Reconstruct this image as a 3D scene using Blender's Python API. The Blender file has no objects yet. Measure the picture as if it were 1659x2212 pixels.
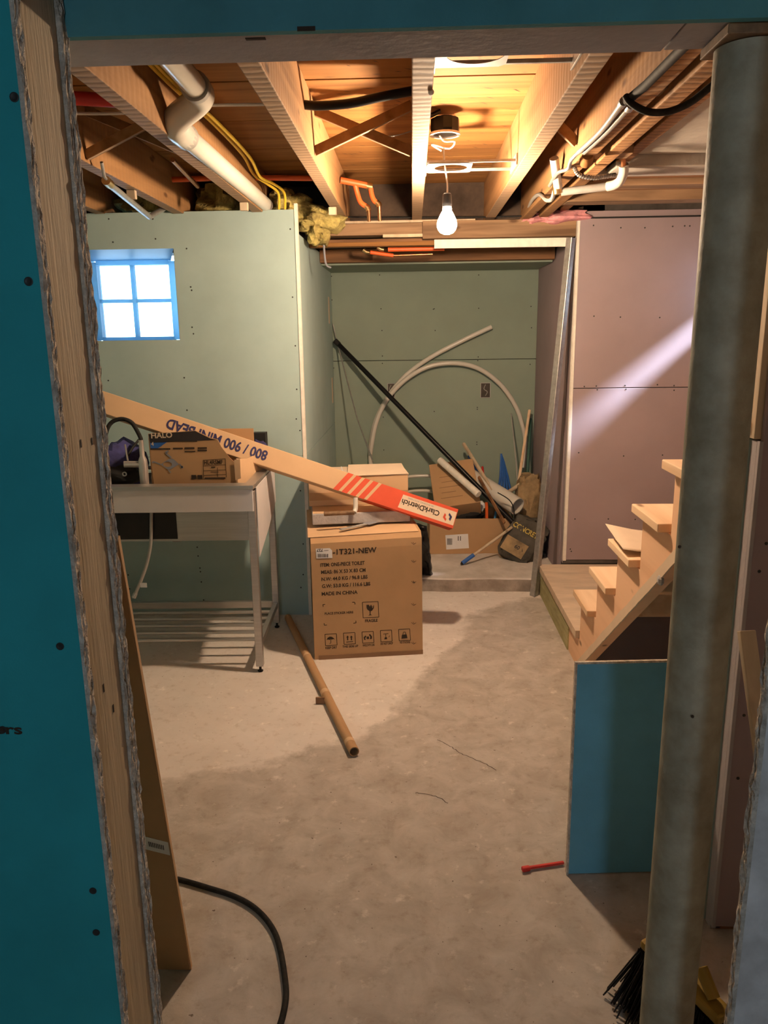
import bpy, bmesh, math, random
from mathutils import Vector, Matrix, noise as mnoise

random.seed(7)
sc = bpy.context.scene
col = sc.collection

# ------------------------------------------------------------------ camera
FPX, EYE, CX, CY = 1650.0, 1.55, 829.5, 1106.0
_p, _y, _r = math.radians(13.08), math.radians(-2.22), math.radians(-0.75)
FW = Vector((math.sin(_y) * math.cos(_p), math.cos(_y) * math.cos(_p), -math.sin(_p)))
_rt = Vector((math.cos(_y), -math.sin(_y), 0))
_up = _rt.cross(FW)
RT = _rt * math.cos(_r) + _up * math.sin(_r)
UP = -_rt * math.sin(_r) + _up * math.cos(_r)
CAM = Vector((0, 0, EYE))
cd = bpy.data.cameras.new('camera')
cd.sensor_fit = 'VERTICAL'
cd.sensor_height = 36.0
cd.lens = 36.0 * FPX / 2212.0
cd.clip_start = 0.02
cam = bpy.data.objects.new('camera', cd)
cam.matrix_world = Matrix(((RT.x, UP.x, -FW.x, CAM.x), (RT.y, UP.y, -FW.y, CAM.y), (RT.z, UP.z, -FW.z, CAM.z), (0, 0, 0, 1)))
col.objects.link(cam)
sc.camera = cam

# ------------------------------------------------------------------ light
sc.view_settings.view_transform = 'Standard'
sc.view_settings.look = 'None'
sc.view_settings.gamma = 1.0
sc.view_settings.use_curve_mapping = False
sc.view_settings.exposure = 0.32
w = bpy.data.worlds.new('sky'); sc.world = w
w.use_nodes = True
w.node_tree.nodes['Background'].inputs['Color'].default_value = (0.50, 0.76, 1.0, 1)
w.node_tree.nodes['Background'].inputs['Strength'].default_value = 7.0
BULB_POS = Vector((0.139, 3.19, 1.979))
BULB_STRENGTH = 1300.0
BULB_COLOR = (1.0, 0.71, 0.46, 1)
# morning sun that slips in through the small side window onto the mauve wall
sd = bpy.data.lights.new('sun', 'SUN'); sd.energy = 34.0; sd.angle = math.radians(9); sd.color = (0.72, 0.82, 1.0)
sun = bpy.data.objects.new('sun', sd); col.objects.link(sun)
sun.rotation_euler = Vector((-1.0, 0.25, -0.87)).to_track_quat('-Z', 'Y').to_euler()
sun.location = (4, 3, 5)
# daylight standing in the window of the near room, behind the camera
ad = bpy.data.lights.new('daylight', 'AREA'); ad.shape = 'RECTANGLE'; ad.size = 0.20; ad.size_y = 0.42; ad.energy = 10.0; ad.color = (0.80, 0.92, 1.0)
area = bpy.data.objects.new('daylight', ad); col.objects.link(area)
area.location = (-0.03, -2.16, 1.62)
area.rotation_euler = Vector((0, 1, 0)).to_track_quat('-Z', 'Z').to_euler()
# sky portal in the far window
pd = bpy.data.lights.new('window_portal', 'AREA'); pd.shape = 'RECTANGLE'; pd.size = 0.62; pd.size_y = 0.46
pd.cycles.is_portal = True
po = bpy.data.objects.new('window_portal', pd); col.objects.link(po)
po.location = (-1.62, 4.62, 1.76)
po.rotation_euler = Vector((0, -1, 0)).to_track_quat('-Z', 'Z').to_euler()

# ------------------------------------------------------------------ helpers
def ray(px, py):
    return FW + RT * ((px - CX) / FPX) - UP * ((py - CY) / FPX)

def at(px, py, X=None, Y=None, Z=None):
    d = ray(px, py)
    if X is not None: t = X / d.x
    elif Y is not None: t = Y / d.y
    else: t = (Z - EYE) / d.z
    return CAM + d * t

def onplane(px, py, P, N):
    d = ray(px, py)
    return CAM + d * ((P - CAM).dot(N) / d.dot(N))

class MB:
    def __init__(self): self.v = []; self.f = []
    def add(self, vs, fs, M=None):
        b = len(self.v)
        for q in vs:
            q = Vector(q)
            self.v.append(M @ q if M else q)
        for f in fs: self.f.append([b + i for i in f])
        return self
    def box(self, x0, x1, y0, y1, z0, z1, M=None):
        vs = [(x, y, z) for z in (z0, z1) for y in (y0, y1) for x in (x0, x1)]
        return self.add(vs, [(0, 2, 3, 1), (4, 5, 7, 6), (0, 1, 5, 4), (2, 6, 7, 3), (0, 4, 6, 2), (1, 3, 7, 5)], M)
    def bar(self, a, b, wd, ht, up=(0, 0, 1)):
        a = Vector(a); b = Vector(b); d = (b - a); L = d.length; d.normalize()
        up = Vector(up); s = d.cross(up)
        if s.length < 1e-4: s = d.cross(Vector((1, 0, 0)))
        s.normalize(); u = s.cross(d)
        M = Matrix(((d.x, s.x, u.x, a.x), (d.y, s.y, u.y, a.y), (d.z, s.z, u.z, a.z), (0, 0, 0, 1)))
        return self.box(0, L, -wd / 2, wd / 2, -ht / 2, ht / 2, M)
    def tube(self, pts, r, n=10, caps=True, smooth_path=0):
        pts = [Vector(q) for q in pts]
        if smooth_path:
            out = []
            for i in range(len(pts) - 1):
                p0 = pts[max(i - 1, 0)]; p1 = pts[i]; p2 = pts[i + 1]; p3 = pts[min(i + 2, len(pts) - 1)]
                for k in range(smooth_path):
                    t = k / smooth_path
                    out.append(0.5 * ((2 * p1) + (p2 - p0) * t + (2 * p0 - 5 * p1 + 4 * p2 - p3) * t * t + (3 * p1 - p0 - 3 * p2 + p3) * t ** 3))
            out.append(pts[-1]); pts = out
        m = len(pts); vs = []; fs = []
        T = [(pts[min(i + 1, m - 1)] - pts[max(i - 1, 0)]).normalized() for i in range(m)]
        nrm = T[0].orthogonal().normalized()
        for i in range(m):
            nrm = (nrm - T[i] * nrm.dot(T[i])).normalized()
            bn = T[i].cross(nrm)
            ri = r[i * (len(r) - 1) // max(m - 1, 1)] if isinstance(r, (list, tuple)) else r
            for k in range(n):
                a = 2 * math.pi * k / n
                vs.append(pts[i] + (nrm * math.cos(a) + bn * math.sin(a)) * ri)
        for i in range(m - 1):
            for k in range(n):
                k2 = (k + 1) % n
                fs.append((i * n + k, i * n + k2, (i + 1) * n + k2, (i + 1) * n + k))
        if caps:
            fs.append(tuple(range(n - 1, -1, -1))); fs.append(tuple((m - 1) * n + k for k in range(n)))
        return self.add(vs, fs)
    def ring(self, a, b, ro, ri, n=20):           # an open pipe with wall thickness
        a = Vector(a); b = Vector(b); d = (b - a).normalized(); u = d.orthogonal().normalized(); v = d.cross(u)
        vs = []
        for c, r in ((a, ro), (b, ro), (b, ri), (a, ri)):
            for k in range(n):
                t = 2 * math.pi * k / n
                vs.append(c + (u * math.cos(t) + v * math.sin(t)) * r)
        fs = []
        for s in range(4):
            for k in range(n):
                k2 = (k + 1) % n; s2 = (s + 1) % 4
                fs.append((s * n + k, s * n + k2, s2 * n + k2, s2 * n + k))
        return self.add(vs, fs)
    def prism(self, poly, depth, M):              # poly in local xy, extruded along local z
        n = len(poly)
        vs = [(x, y, 0) for x, y in poly] + [(x, y, depth) for x, y in poly]
        fs = [tuple(range(n - 1, -1, -1)), tuple(range(n, 2 * n))]
        for i in range(n):
            j = (i + 1) % n
            fs.append((i, j, n + j, n + i))
        return self.add(vs, fs, M)
    def flat(self, poly, M):
        return self.add([(x, y, 0) for x, y in poly], [tuple(range(len(poly)))], M)
    def sphere(self, c, r, n=16, m=10, sx=1, sy=1, sz=1):
        vs = []; fs = []
        c = Vector(c)
        for i in range(m + 1):
            th = math.pi * i / m
            for k in range(n):
                ph = 2 * math.pi * k / n
                vs.append(c + Vector((r * sx * math.sin(th) * math.cos(ph), r * sy * math.sin(th) * math.sin(ph), r * sz * math.cos(th))))
        for i in range(m):
            for k in range(n):
                k2 = (k + 1) % n
                fs.append((i * n + k, (i + 1) * n + k, (i + 1) * n + k2, i * n + k2))
        return self.add(vs, fs)
    def lathe(self, prof, c, axis=(0, 0, 1), n=24):
        axis = Vector(axis).normalized(); u = axis.orthogonal().normalized(); v = axis.cross(u); c = Vector(c)
        vs = []; fs = []
        for r, h in prof:
            for k in range(n):
                t = 2 * math.pi * k / n
                vs.append(c + axis * h + (u * math.cos(t) + v * math.sin(t)) * r)
        for i in range(len(prof) - 1):
            for k in range(n):
                k2 = (k + 1) % n
                fs.append((i * n + k, i * n + k2, (i + 1) * n + k2, (i + 1) * n + k))
        fs.append(tuple(range(n - 1, -1, -1))); fs.append(tuple((len(prof) - 1) * n + k for k in range(n)))
        return self.add(vs, fs)
    def build(self, name, mat, parent=None, smooth=False, bevel=0.0, kind=None, label=None):
        me = bpy.data.meshes.new(name)
        me.from_pydata([tuple(q) for q in self.v], [], self.f)
        bm = bmesh.new(); bm.from_mesh(me)
        bmesh.ops.remove_doubles(bm, verts=bm.verts, dist=1e-6)
        bmesh.ops.recalc_face_normals(bm, faces=bm.faces)
        bm.to_mesh(me); bm.free()
        if smooth:
            for p in me.polygons: p.use_smooth = True
            me.set_sharp_from_angle(angle=math.radians(40))
        me.materials.append(mat)
        o = bpy.data.objects.new(name, me)
        col.objects.link(o)
        if bevel:
            m = o.modifiers.new('bevel', 'BEVEL'); m.width = bevel; m.segments = 2; m.limit_method = 'ANGLE'
        if parent is not None: setpar(o, parent)
        if kind: o['kind'] = kind
        if label: o['label'] = label
        return o

ROOT = {}
def setpar(o, parent):
    o.parent = parent
    if parent.name in ROOT: o.matrix_parent_inverse = Matrix.Translation(-ROOT[parent.name])

def tag(o, label, cat, group=None, kind=None):
    o['label'] = label; o['category'] = cat
    if group: o['group'] = group
    if kind: o['kind'] = kind
    return o

def thing(name, loc, label, cat, group=None, kind=None):
    o = bpy.data.objects.new(name, None); o.empty_display_size = 0.05
    o.location = loc; col.objects.link(o); ROOT[o.name] = Vector(loc)
    return tag(o, label, cat, group, kind)

def frame(O, U, V):
    U = Vector(U).normalized(); V = Vector(V).normalized(); N = U.cross(V); O = Vector(O)
    return Matrix(((U.x, V.x, N.x, O.x), (U.y, V.y, N.y, O.y), (U.z, V.z, N.z, O.z), (0, 0, 0, 1)))

_tc = {}
def text_polys(s):
    if s not in _tc:
        cu = bpy.data.curves.new('t', 'FONT'); cu.body = s; cu.size = 1.0; cu.resolution_u = 3
        cu.offset = 0.026
        ob = bpy.data.objects.new('t', cu); col.objects.link(ob)
        dg = bpy.context.evaluated_depsgraph_get()
        me = bpy.data.meshes.new_from_object(ob.evaluated_get(dg))
        vs = [(q.co.x, q.co.y) for q in me.vertices]; fs = [tuple(p.vertices) for p in me.polygons]
        bpy.data.objects.remove(ob); bpy.data.curves.remove(cu); bpy.data.meshes.remove(me)
        _tc[s] = (vs, fs)
    return _tc[s]

def text_on(mb, s, M, u, v, width, height):
    """flat print: s with its left baseline at (u, v) of frame M, fitted to width x height"""
    vs, fs = text_polys(s)
    x0 = min(a for a, b in vs); x1 = max(a for a, b in vs); y1 = max(b for a, b in vs); y0 = min(b for a, b in vs); y0 = max(y0, -0.02)
    mb.add([(u + (a - x0) / (x1 - x0) * width, v + (b - y0) / (y1 - y0) * height, 0) for a, b in vs], fs, M)

# ------------------------------------------------------------------ materials
def new_mat(name):
    m = bpy.data.materials.new(name); m.use_nodes = True
    nt = m.node_tree; return m, nt, nt.nodes['Principled BSDF']

def mat(name, c, rough=0.6, metal=0.0, var=0.12, scale=8.0, bump=0.0, bscale=60.0, stretch=None, c2=None, spec=0.4, rand=0.0, detail=5.0):
    m, nt, b = new_mat(name)
    b.inputs['Roughness'].default_value = rough; b.inputs['Metallic'].default_value = metal
    b.inputs['Specular IOR Level'].default_value = spec
    tc = nt.nodes.new('ShaderNodeTexCoord'); mp = nt.nodes.new('ShaderNodeMapping')
    nt.links.new(tc.outputs['Object'], mp.inputs['Vector'])
    if stretch: mp.inputs['Scale'].default_value = stretch
    n = nt.nodes.new('ShaderNodeTexNoise'); n.inputs['Scale'].default_value = scale; n.inputs['Detail'].default_value = detail; n.inputs['Roughness'].default_value = 0.6
    nt.links.new(mp.outputs['Vector'], n.inputs['Vector'])
    rp = nt.nodes.new('ShaderNodeValToRGB')
    a = c2 if c2 else tuple(max(q * (1 - var * 2), 0) for q in c)
    d = tuple(min(q * (1 + var), 1) for q in c)
    rp.color_ramp.elements[0].color = (*a, 1); rp.color_ramp.elements[1].color = (*d, 1)
    rp.color_ramp.elements[0].position = 0.28; rp.color_ramp.elements[1].position = 0.68
    nt.links.new(n.outputs['Fac'], rp.inputs['Fac'])
    out = rp.outputs['Color']
    if rand:
        oi = nt.nodes.new('ShaderNodeObjectInfo'); hs = nt.nodes.new('ShaderNodeHueSaturation')
        mr = nt.nodes.new('ShaderNodeMapRange'); mr.inputs['To Min'].default_value = 1 - rand; mr.inputs['To Max'].default_value = 1 + rand
        nt.links.new(oi.outputs['Random'], mr.inputs['Value']); nt.links.new(mr.outputs['Result'], hs.inputs['Value'])
        nt.links.new(out, hs.inputs['Color']); out = hs.outputs['Color']
    nt.links.new(out, b.inputs['Base Color'])
    if bump:
        n2 = nt.nodes.new('ShaderNodeTexNoise'); n2.inputs['Scale'].default_value = bscale; n2.inputs['Detail'].default_value = 4
        nt.links.new(mp.outputs['Vector'], n2.inputs['Vector'])
        bp = nt.nodes.new('ShaderNodeBump'); bp.inputs['Strength'].default_value = bump; bp.inputs['Distance'].default_value = 0.01
        nt.links.new(n2.outputs['Fac'], bp.inputs['Height']); nt.links.new(bp.outputs['Normal'], b.inputs['Normal'])
    return m

def wood(name, c, c2, along='X', scale=5.0, rough=0.75, saw=None, rand=0.12, knots=True, under=None):
    """grain stretched along an axis, a few knots, and (saw) the ripples of a rough saw cut"""
    m, nt, b = new_mat(name)
    b.inputs['Roughness'].default_value = rough; b.inputs['Specular IOR Level'].default_value = 0.25
    tc = nt.nodes.new('ShaderNodeTexCoord'); mp = nt.nodes.new('ShaderNodeMapping')
    nt.links.new(tc.outputs['Object'], mp.inputs['Vector'])
    st = {'X': (0.5, 7, 7), 'Y': (7, 0.5, 7), 'Z': (7, 7, 0.5)}[along]
    mp.inputs['Scale'].default_value = st
    n = nt.nodes.new('ShaderNodeTexNoise'); n.inputs['Scale'].default_value = scale; n.inputs['Detail'].default_value = 7; n.inputs['Distortion'].default_value = 0.6
    oi = nt.nodes.new('ShaderNodeObjectInfo')
    ad2 = nt.nodes.new('ShaderNodeVectorMath'); ad2.operation = 'ADD'
    sc2 = nt.nodes.new('ShaderNodeVectorMath'); sc2.operation = 'SCALE'; sc2.inputs[0].default_value = (37, 19, 53)
    nt.links.new(oi.outputs['Random'], sc2.inputs['Scale']); nt.links.new(mp.outputs['Vector'], ad2.inputs[0]); nt.links.new(sc2.outputs[0], ad2.inputs[1])
    nt.links.new(ad2.outputs[0], n.inputs['Vector'])
    rp = nt.nodes.new('ShaderNodeValToRGB')
    rp.color_ramp.elements[0].color = (*c2, 1); rp.color_ramp.elements[1].color = (*c, 1)
    rp.color_ramp.elements[0].position = 0.30; rp.color_ramp.elements[1].position = 0.58
    nt.links.new(n.outputs['Fac'], rp.inputs['Fac'])
    out = rp.outputs['Color']
    if knots:
        vo = nt.nodes.new('ShaderNodeTexVoronoi'); vo.inputs['Scale'].default_value = 1.0
        mp2 = nt.nodes.new('ShaderNodeMapping'); mp2.inputs['Scale'].default_value = tuple(3.5 if q < 1 else 9.0 for q in st)
        nt.links.new(tc.outputs['Object'], mp2.inputs['Vector']); nt.links.new(mp2.outputs['Vector'], vo.inputs['Vector'])
        r2 = nt.nodes.new('ShaderNodeValToRGB'); r2.color_ramp.elements[0].position = 0.05; r2.color_ramp.elements[1].position = 0.13
        r2.color_ramp.elements[0].color = (0.18, 0.12, 0.08, 1); r2.color_ramp.elements[1].color = (1, 1, 1, 1)
        nt.links.new(vo.outputs['Distance'], r2.inputs['Fac'])
        mx = nt.nodes.new('ShaderNodeMixRGB'); mx.blend_type = 'MULTIPLY'; mx.inputs['Fac'].default_value = 0.8
        nt.links.new(out, mx.inputs['Color1']); nt.links.new(r2.outputs['Color'], mx.inputs['Color2']); out = mx.outputs['Color']
    hs = nt.nodes.new('ShaderNodeHueSaturation'); mr = nt.nodes.new('ShaderNodeMapRange')
    mr.inputs['To Min'].default_value = 1 - rand; mr.inputs['To Max'].default_value = 1 + rand
    nt.links.new(oi.outputs['Random'], mr.inputs['Value']); nt.links.new(mr.outputs['Result'], hs.inputs['Value'])
    nt.links.new(out, hs.inputs['Color'])
    out = hs.outputs['Color']
    bp = nt.nodes.new('ShaderNodeBump'); bp.inputs['Strength'].default_value = 0.35; bp.inputs['Distance'].default_value = 0.004
    h = n.outputs['Fac']
    if saw:
        wv = nt.nodes.new('ShaderNodeTexWave'); wv.wave_type = 'BANDS'; wv.bands_direction = saw
        wv.inputs['Scale'].default_value = 8.0; wv.inputs['Distortion'].default_value = 2.6; wv.inputs['Detail'].default_value = 3; wv.inputs['Detail Scale'].default_value = 2.0
        nt.links.new(tc.outputs['Object'], wv.inputs['Vector'])
        r3 = nt.nodes.new('ShaderNodeValToRGB'); r3.color_ramp.elements[0].color = (0.45, 0.42, 0.40, 1); r3.color_ramp.elements[1].color = (1, 1, 1, 1)
        r3.color_ramp.elements[0].position = 0.0; r3.color_ramp.elements[1].position = 0.28
        nt.links.new(wv.outputs['Fac'], r3.inputs['Fac'])
        if under:                                  # faces pointing down are mixed towards paler, greyer wood
            ge0 = nt.nodes.new('ShaderNodeNewGeometry'); sx0 = nt.nodes.new('ShaderNodeSeparateXYZ'); m0 = nt.nodes.new('ShaderNodeMapRange')
            m0.inputs['From Min'].default_value = -0.5; m0.inputs['From Max'].default_value = -0.75; m0.inputs['To Max'].default_value = 0.75
            nt.links.new(ge0.outputs['True Normal'], sx0.inputs[0]); nt.links.new(sx0.outputs['Z'], m0.inputs['Value'])
            mu = nt.nodes.new('ShaderNodeMixRGB'); mu.inputs['Color2'].default_value = (*under, 1)
            nt.links.new(m0.outputs['Result'], mu.inputs['Fac']); nt.links.new(out, mu.inputs['Color1']); out = mu.outputs['Color']
        mx3 = nt.nodes.new('ShaderNodeMixRGB'); mx3.blend_type = 'MULTIPLY'
        ge = nt.nodes.new('ShaderNodeNewGeometry'); sx = nt.nodes.new('ShaderNodeSeparateXYZ'); mm_ = nt.nodes.new('ShaderNodeMapRange')
        mm_.inputs['From Min'].default_value = -0.4; mm_.inputs['From Max'].default_value = -0.7; mm_.inputs['To Min'].default_value = 0.12; mm_.inputs['To Max'].default_value = 0.8
        nt.links.new(ge.outputs['True Normal'], sx.inputs[0]); nt.links.new(sx.outputs['Z'], mm_.inputs['Value']); nt.links.new(mm_.outputs['Result'], mx3.inputs['Fac'])
        nt.links.new(out, mx3.inputs['Color1']); nt.links.new(r3.outputs['Color'], mx3.inputs['Color2']); out = mx3.outputs['Color']
        bp.inputs['Strength'].default_value = 0.22; h = wv.outputs['Fac']
    nt.links.new(out, b.inputs['Base Color'])
    nt.links.new(h, bp.inputs['Height']); nt.links.new(bp.outputs['Normal'], b.inputs['Normal'])
    return m

M = {}
M['green'] = mat('green_drywall', (0.385, 0.515, 0.505), 0.85, var=0.06, scale=2.2, bump=0.04, bscale=180)
M['greenshade'] = mat('shaded_green_drywall', (0.28, 0.345, 0.285), 0.85, var=0.05, scale=2.2, bump=0.04, bscale=180)  # green drywall again, darkened: the alcove's shade is put into the colour
M['whitepaper'] = mat('white_drywall_paper', (0.70, 0.68, 0.68), 0.9, var=0.15, scale=9, bump=0.3, bscale=90, c2=(0.48, 0.46, 0.45))
M['nearwall'] = mat('dim_block_wall', (0.22, 0.21, 0.20), 0.9, var=0.1)
M['rimwood'] = mat('dark_rim_board', (0.075, 0.05, 0.035), 0.9, var=0.3, scale=6)  # mottled dark brown rim board
M['beamteal'] = mat('greyed_teal_drywall', (0.08, 0.27, 0.31), 0.9, var=0.12, scale=4, bump=0.08, bscale=200)  # greyer and darker teal than the partition sheet
M['curb'] = mat('dirty_curb', (0.33, 0.28, 0.24), 0.95, var=0.25, scale=8, bump=0.6, bscale=35, c2=(0.20, 0.165, 0.135))
M['teal'] = mat('teal_drywall', (0.03, 0.38, 0.43), 0.85, var=0.07, scale=3.0, bump=0.08, bscale=260)
M['bluepanel'] = mat('blue_drywall', (0.14, 0.42, 0.62), 0.85, var=0.08, scale=5.0, bump=0.05, bscale=200)
M['mauve'] = mat('mauve_drywall', (0.35, 0.275, 0.295), 0.85, var=0.05, scale=2.5, bump=0.03, bscale=180)
M['gypsum'] = mat('gypsum_core', (0.62, 0.55, 0.47), 0.95, var=0.22, scale=45, bump=0.9, bscale=120)
M['greypaper'] = mat('grey_drywall_paper', (0.46, 0.44, 0.44), 0.9, var=0.2, scale=9, bump=0.3, bscale=90, c2=(0.30, 0.29, 0.29))
M['studpaint'] = mat('raw_stud', (0.46, 0.38, 0.26), 0.8, var=0.12, scale=4, stretch=(8, 8, 0.7), bump=0.2, bscale=20)
M['headboard'] = mat('primed_board', (0.42, 0.39, 0.41), 0.8, var=0.08, scale=6, bump=0.1, bscale=60)
M['bead'] = mat('corner_bead', (0.80, 0.76, 0.68), 0.6, var=0.06, scale=30)
M['screw'] = mat('dark_screw', (0.03, 0.03, 0.03), 0.5, var=0.1)
M['joist'] = wood('old_joist', (0.36, 0.195, 0.085), (0.21, 0.105, 0.042), 'Y', 2.0, saw='Y', under=(0.33, 0.235, 0.155))
M['plank'] = wood('subfloor_plank', (0.34, 0.160, 0.048), (0.21, 0.092, 0.026), 'X', 2.2, rand=0.16)
M['timber'] = wood('old_timber', (0.34, 0.215, 0.125), (0.15, 0.09, 0.05), 'X', 2.5)
M['darktimber'] = wood('brown_timber', (0.30, 0.15, 0.07), (0.14, 0.07, 0.035), 'X', 2.5)
M['timber_y'] = wood('old_timber_long', (0.36, 0.195, 0.085), (0.17, 0.082, 0.035), 'Y', 2.5, saw='Y')
M['pine'] = wood('new_pine', (0.86, 0.64, 0.44), (0.72, 0.49, 0.30), 'Y', 2.0, rough=0.65, rand=0.06)
M['stringer'] = wood('stringer_pine', (0.84, 0.55, 0.36), (0.72, 0.44, 0.27), 'Y', 1.4, rough=0.65, rand=0.02)
M['ply'] = mat('plywood', (0.60, 0.48, 0.36), 0.8, var=0.12, scale=4, stretch=(1, 3, 1))
M['treated'] = mat('treated_lumber', (0.40, 0.38, 0.20), 0.8, var=0.15, scale=6, stretch=(6, 1, 6), c2=(0.26, 0.24, 0.12))
M['lath'] = wood('pale_lath', (0.62, 0.50, 0.36), (0.46, 0.36, 0.25), 'Z', 3.0)
M['pvc'] = mat('white_pvc', (0.64, 0.61, 0.55), 0.25, var=0.03, spec=0.5)
M['conduit'] = mat('grey_conduit', (0.34, 0.33, 0.31), 0.45, var=0.08, scale=20)
M['galv'] = mat('galvanised_steel', (0.42, 0.42, 0.41), 0.45, metal=0.75, var=0.12, scale=40)
M['steel'] = mat('stainless_steel', (0.52, 0.50, 0.48), 0.38, metal=0.85, var=0.06, scale=3, stretch=(1, 30, 30))
M['chrome'] = mat('brushed_chrome', (0.62, 0.59, 0.56), 0.24, metal=0.7, var=0.03)
M['filmwhite'] = mat('white_film_on_steel', (0.66, 0.64, 0.65), 0.5, var=0.03)
M['black'] = mat('black_plastic', (0.006, 0.006, 0.007), 0.35, var=0.2, spec=0.3)
M['blackmatte'] = mat('black_matte', (0.015, 0.014, 0.014), 0.7, var=0.2)
M['rubber'] = mat('black_cord', (0.018, 0.017, 0.016), 0.75, var=0.3, scale=60, c2=(0.006, 0.006, 0.006), spec=0.25)
M['yellow'] = mat('yellow_cable', (0.72, 0.50, 0.04), 0.5, var=0.1)
M['redpex'] = mat('red_pipe', (0.75, 0.13, 0.03), 0.4, var=0.08)
M['brass'] = mat('brass_fitting', (0.65, 0.45, 0.22), 0.3, metal=1.0, var=0.08)
M['copper'] = mat('copper', (0.55, 0.25, 0.12), 0.35, metal=1.0, var=0.1)
M['whitewire'] = mat('white_wire', (0.72, 0.70, 0.66), 0.5, var=0.05)
M['bluegrey'] = mat('grey_cable', (0.25, 0.26, 0.30), 0.5, var=0.1)
M['cardboard'] = mat('cardboard', (0.47, 0.29, 0.15), 0.85, var=0.06, scale=3, bump=0.04, bscale=40)
M['cardlight'] = mat('pale_cardboard', (0.62, 0.42, 0.25), 0.85, var=0.05, scale=4, bump=0.03, bscale=40)
M['carddark'] = mat('brown_cardboard', (0.27, 0.155, 0.085), 0.85, var=0.08, scale=5, bump=0.05, bscale=50)
M['ink'] = mat('brown_black_ink', (0.045, 0.028, 0.018), 0.8, var=0.15, scale=60)
M['inkblue'] = mat('navy_ink', (0.03, 0.03, 0.11), 0.7, var=0.1)
M['inkred'] = mat('red_ink', (0.66, 0.085, 0.035), 0.6, var=0.05)
M['inkblack'] = mat('black_ink', (0.03, 0.027, 0.03), 0.7, var=0.1)
M['inkcream'] = mat('cream_print', (0.70, 0.56, 0.42), 0.7, var=0.03)
M['label'] = mat('white_label', (0.75, 0.74, 0.74), 0.5, var=0.03)
M['skytint'] = mat('sky_tinted_vinyl', (0.50, 0.72, 0.95), 0.45, var=0.03)  # white vinyl with the blue of the skylight painted into its colour
M['bluecloth'] = mat('blue_cloth', (0.045, 0.045, 0.16), 0.8, var=0.3, scale=14, bump=0.4, bscale=30)
M['bluepipe'] = mat('blue_pipe', (0.03, 0.13, 0.45), 0.45, var=0.1)
M['redplastic'] = mat('red_plastic', (0.62, 0.035, 0.03), 0.4, var=0.1)
M['pink'] = mat('pink_insulation', (0.80, 0.36, 0.38), 0.95, var=0.2, scale=20)
M['columnpaint'] = mat('column_paint', (0.33, 0.325, 0.26), 0.62, var=0.12, scale=14, bump=0.15, bscale=90, c2=(0.22, 0.20, 0.145), spec=0.2)
M['rust'] = mat('rusty_steel', (0.22, 0.13, 0.07), 0.7, var=0.3, scale=30)
M['darkgap'] = mat('dark_foundation', (0.10, 0.085, 0.075), 0.95, var=0.3, scale=6)
M['concretebag'] = mat('dark_paper_sack', (0.075, 0.068, 0.055), 0.75, var=0.25, scale=10, bump=0.5, bscale=18)
M['kraft'] = mat('kraft_paper', (0.36, 0.25, 0.13), 0.8, var=0.2, scale=9, bump=0.7, bscale=16, c2=(0.10, 0.075, 0.045))
M['yellowprint'] = mat('yellow_print', (0.55, 0.42, 0.10), 0.7, var=0.1)
M['bristle'] = mat('black_bristle', (0.012, 0.012, 0.012), 0.7, var=0.2)
M['broomyellow'] = mat('yellow_plastic', (0.30, 0.20, 0.035), 0.5, var=0.1)
M['concretewall'] = mat('plaster_grey', (0.40, 0.37, 0.33), 0.9, var=0.15, scale=5, bump=0.2, bscale=40)
M['slab'] = mat('slab_concrete', (0.62, 0.58, 0.55), 0.9, var=0.12, scale=5, bump=0.25, bscale=50, c2=(0.44, 0.40, 0.36))
M['glass'] = None
m, nt, b = new_mat('window_glass')
b.inputs['Base Color'].default_value = (1, 1, 1, 1); b.inputs['Roughness'].default_value = 0.0; b.inputs['Transmission Weight'].default_value = 1.0; b.inputs['IOR'].default_value = 1.05
M['glass'] = m
m, nt, b = new_mat('lit_bulb')
b.inputs['Base Color'].default_value = (1, 1, 1, 1); b.inputs['Emission Color'].default_value = BULB_COLOR; b.inputs['Emission Strength'].default_value = BULB_STRENGTH
M['bulb'] = m
m = M['skytint']; nt = m.node_tree; b = nt.nodes['Principled BSDF']  # the painted sky blue goes into the translucent part too
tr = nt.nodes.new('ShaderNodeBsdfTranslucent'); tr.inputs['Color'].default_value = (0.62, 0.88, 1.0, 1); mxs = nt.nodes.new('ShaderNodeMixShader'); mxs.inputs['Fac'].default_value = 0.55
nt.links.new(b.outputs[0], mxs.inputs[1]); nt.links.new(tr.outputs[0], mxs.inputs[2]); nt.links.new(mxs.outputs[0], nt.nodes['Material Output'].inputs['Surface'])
# fibreglass
M['fibre'] = mat('yellow_fibreglass', (0.46, 0.38, 0.13), 0.98, var=0.35, scale=22, bump=1.0, bscale=70, c2=(0.14, 0.10, 0.035))

# concrete floor: grey slab with a paler new pour (vertex attribute gives the outline of the pour)
m, nt, b = new_mat('floor_concrete'); M['floor'] = m
b.inputs['Roughness'].default_value = 0.85; b.inputs['Specular IOR Level'].default_value = 0.25
tc = nt.nodes.new('ShaderNodeTexCoord')
def N_noise(s, d=6, dist=0.0):
    n = nt.nodes.new('ShaderNodeTexNoise'); n.inputs['Scale'].default_value = s; n.inputs['Detail'].default_value = d; n.inputs['Distortion'].default_value = dist; n.inputs['Roughness'].default_value = 0.65
    nt.links.new(tc.outputs['Object'], n.inputs['Vector']); return n
def ramp(src, p0, c0, p1, c1):
    r = nt.nodes.new('ShaderNodeValToRGB'); r.color_ramp.elements[0].position = p0; r.color_ramp.elements[1].position = p1
    r.color_ramp.elements[0].color = (*c0, 1); r.color_ramp.elements[1].color = (*c1, 1)
    nt.links.new(src, r.inputs['Fac']); return r
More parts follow.
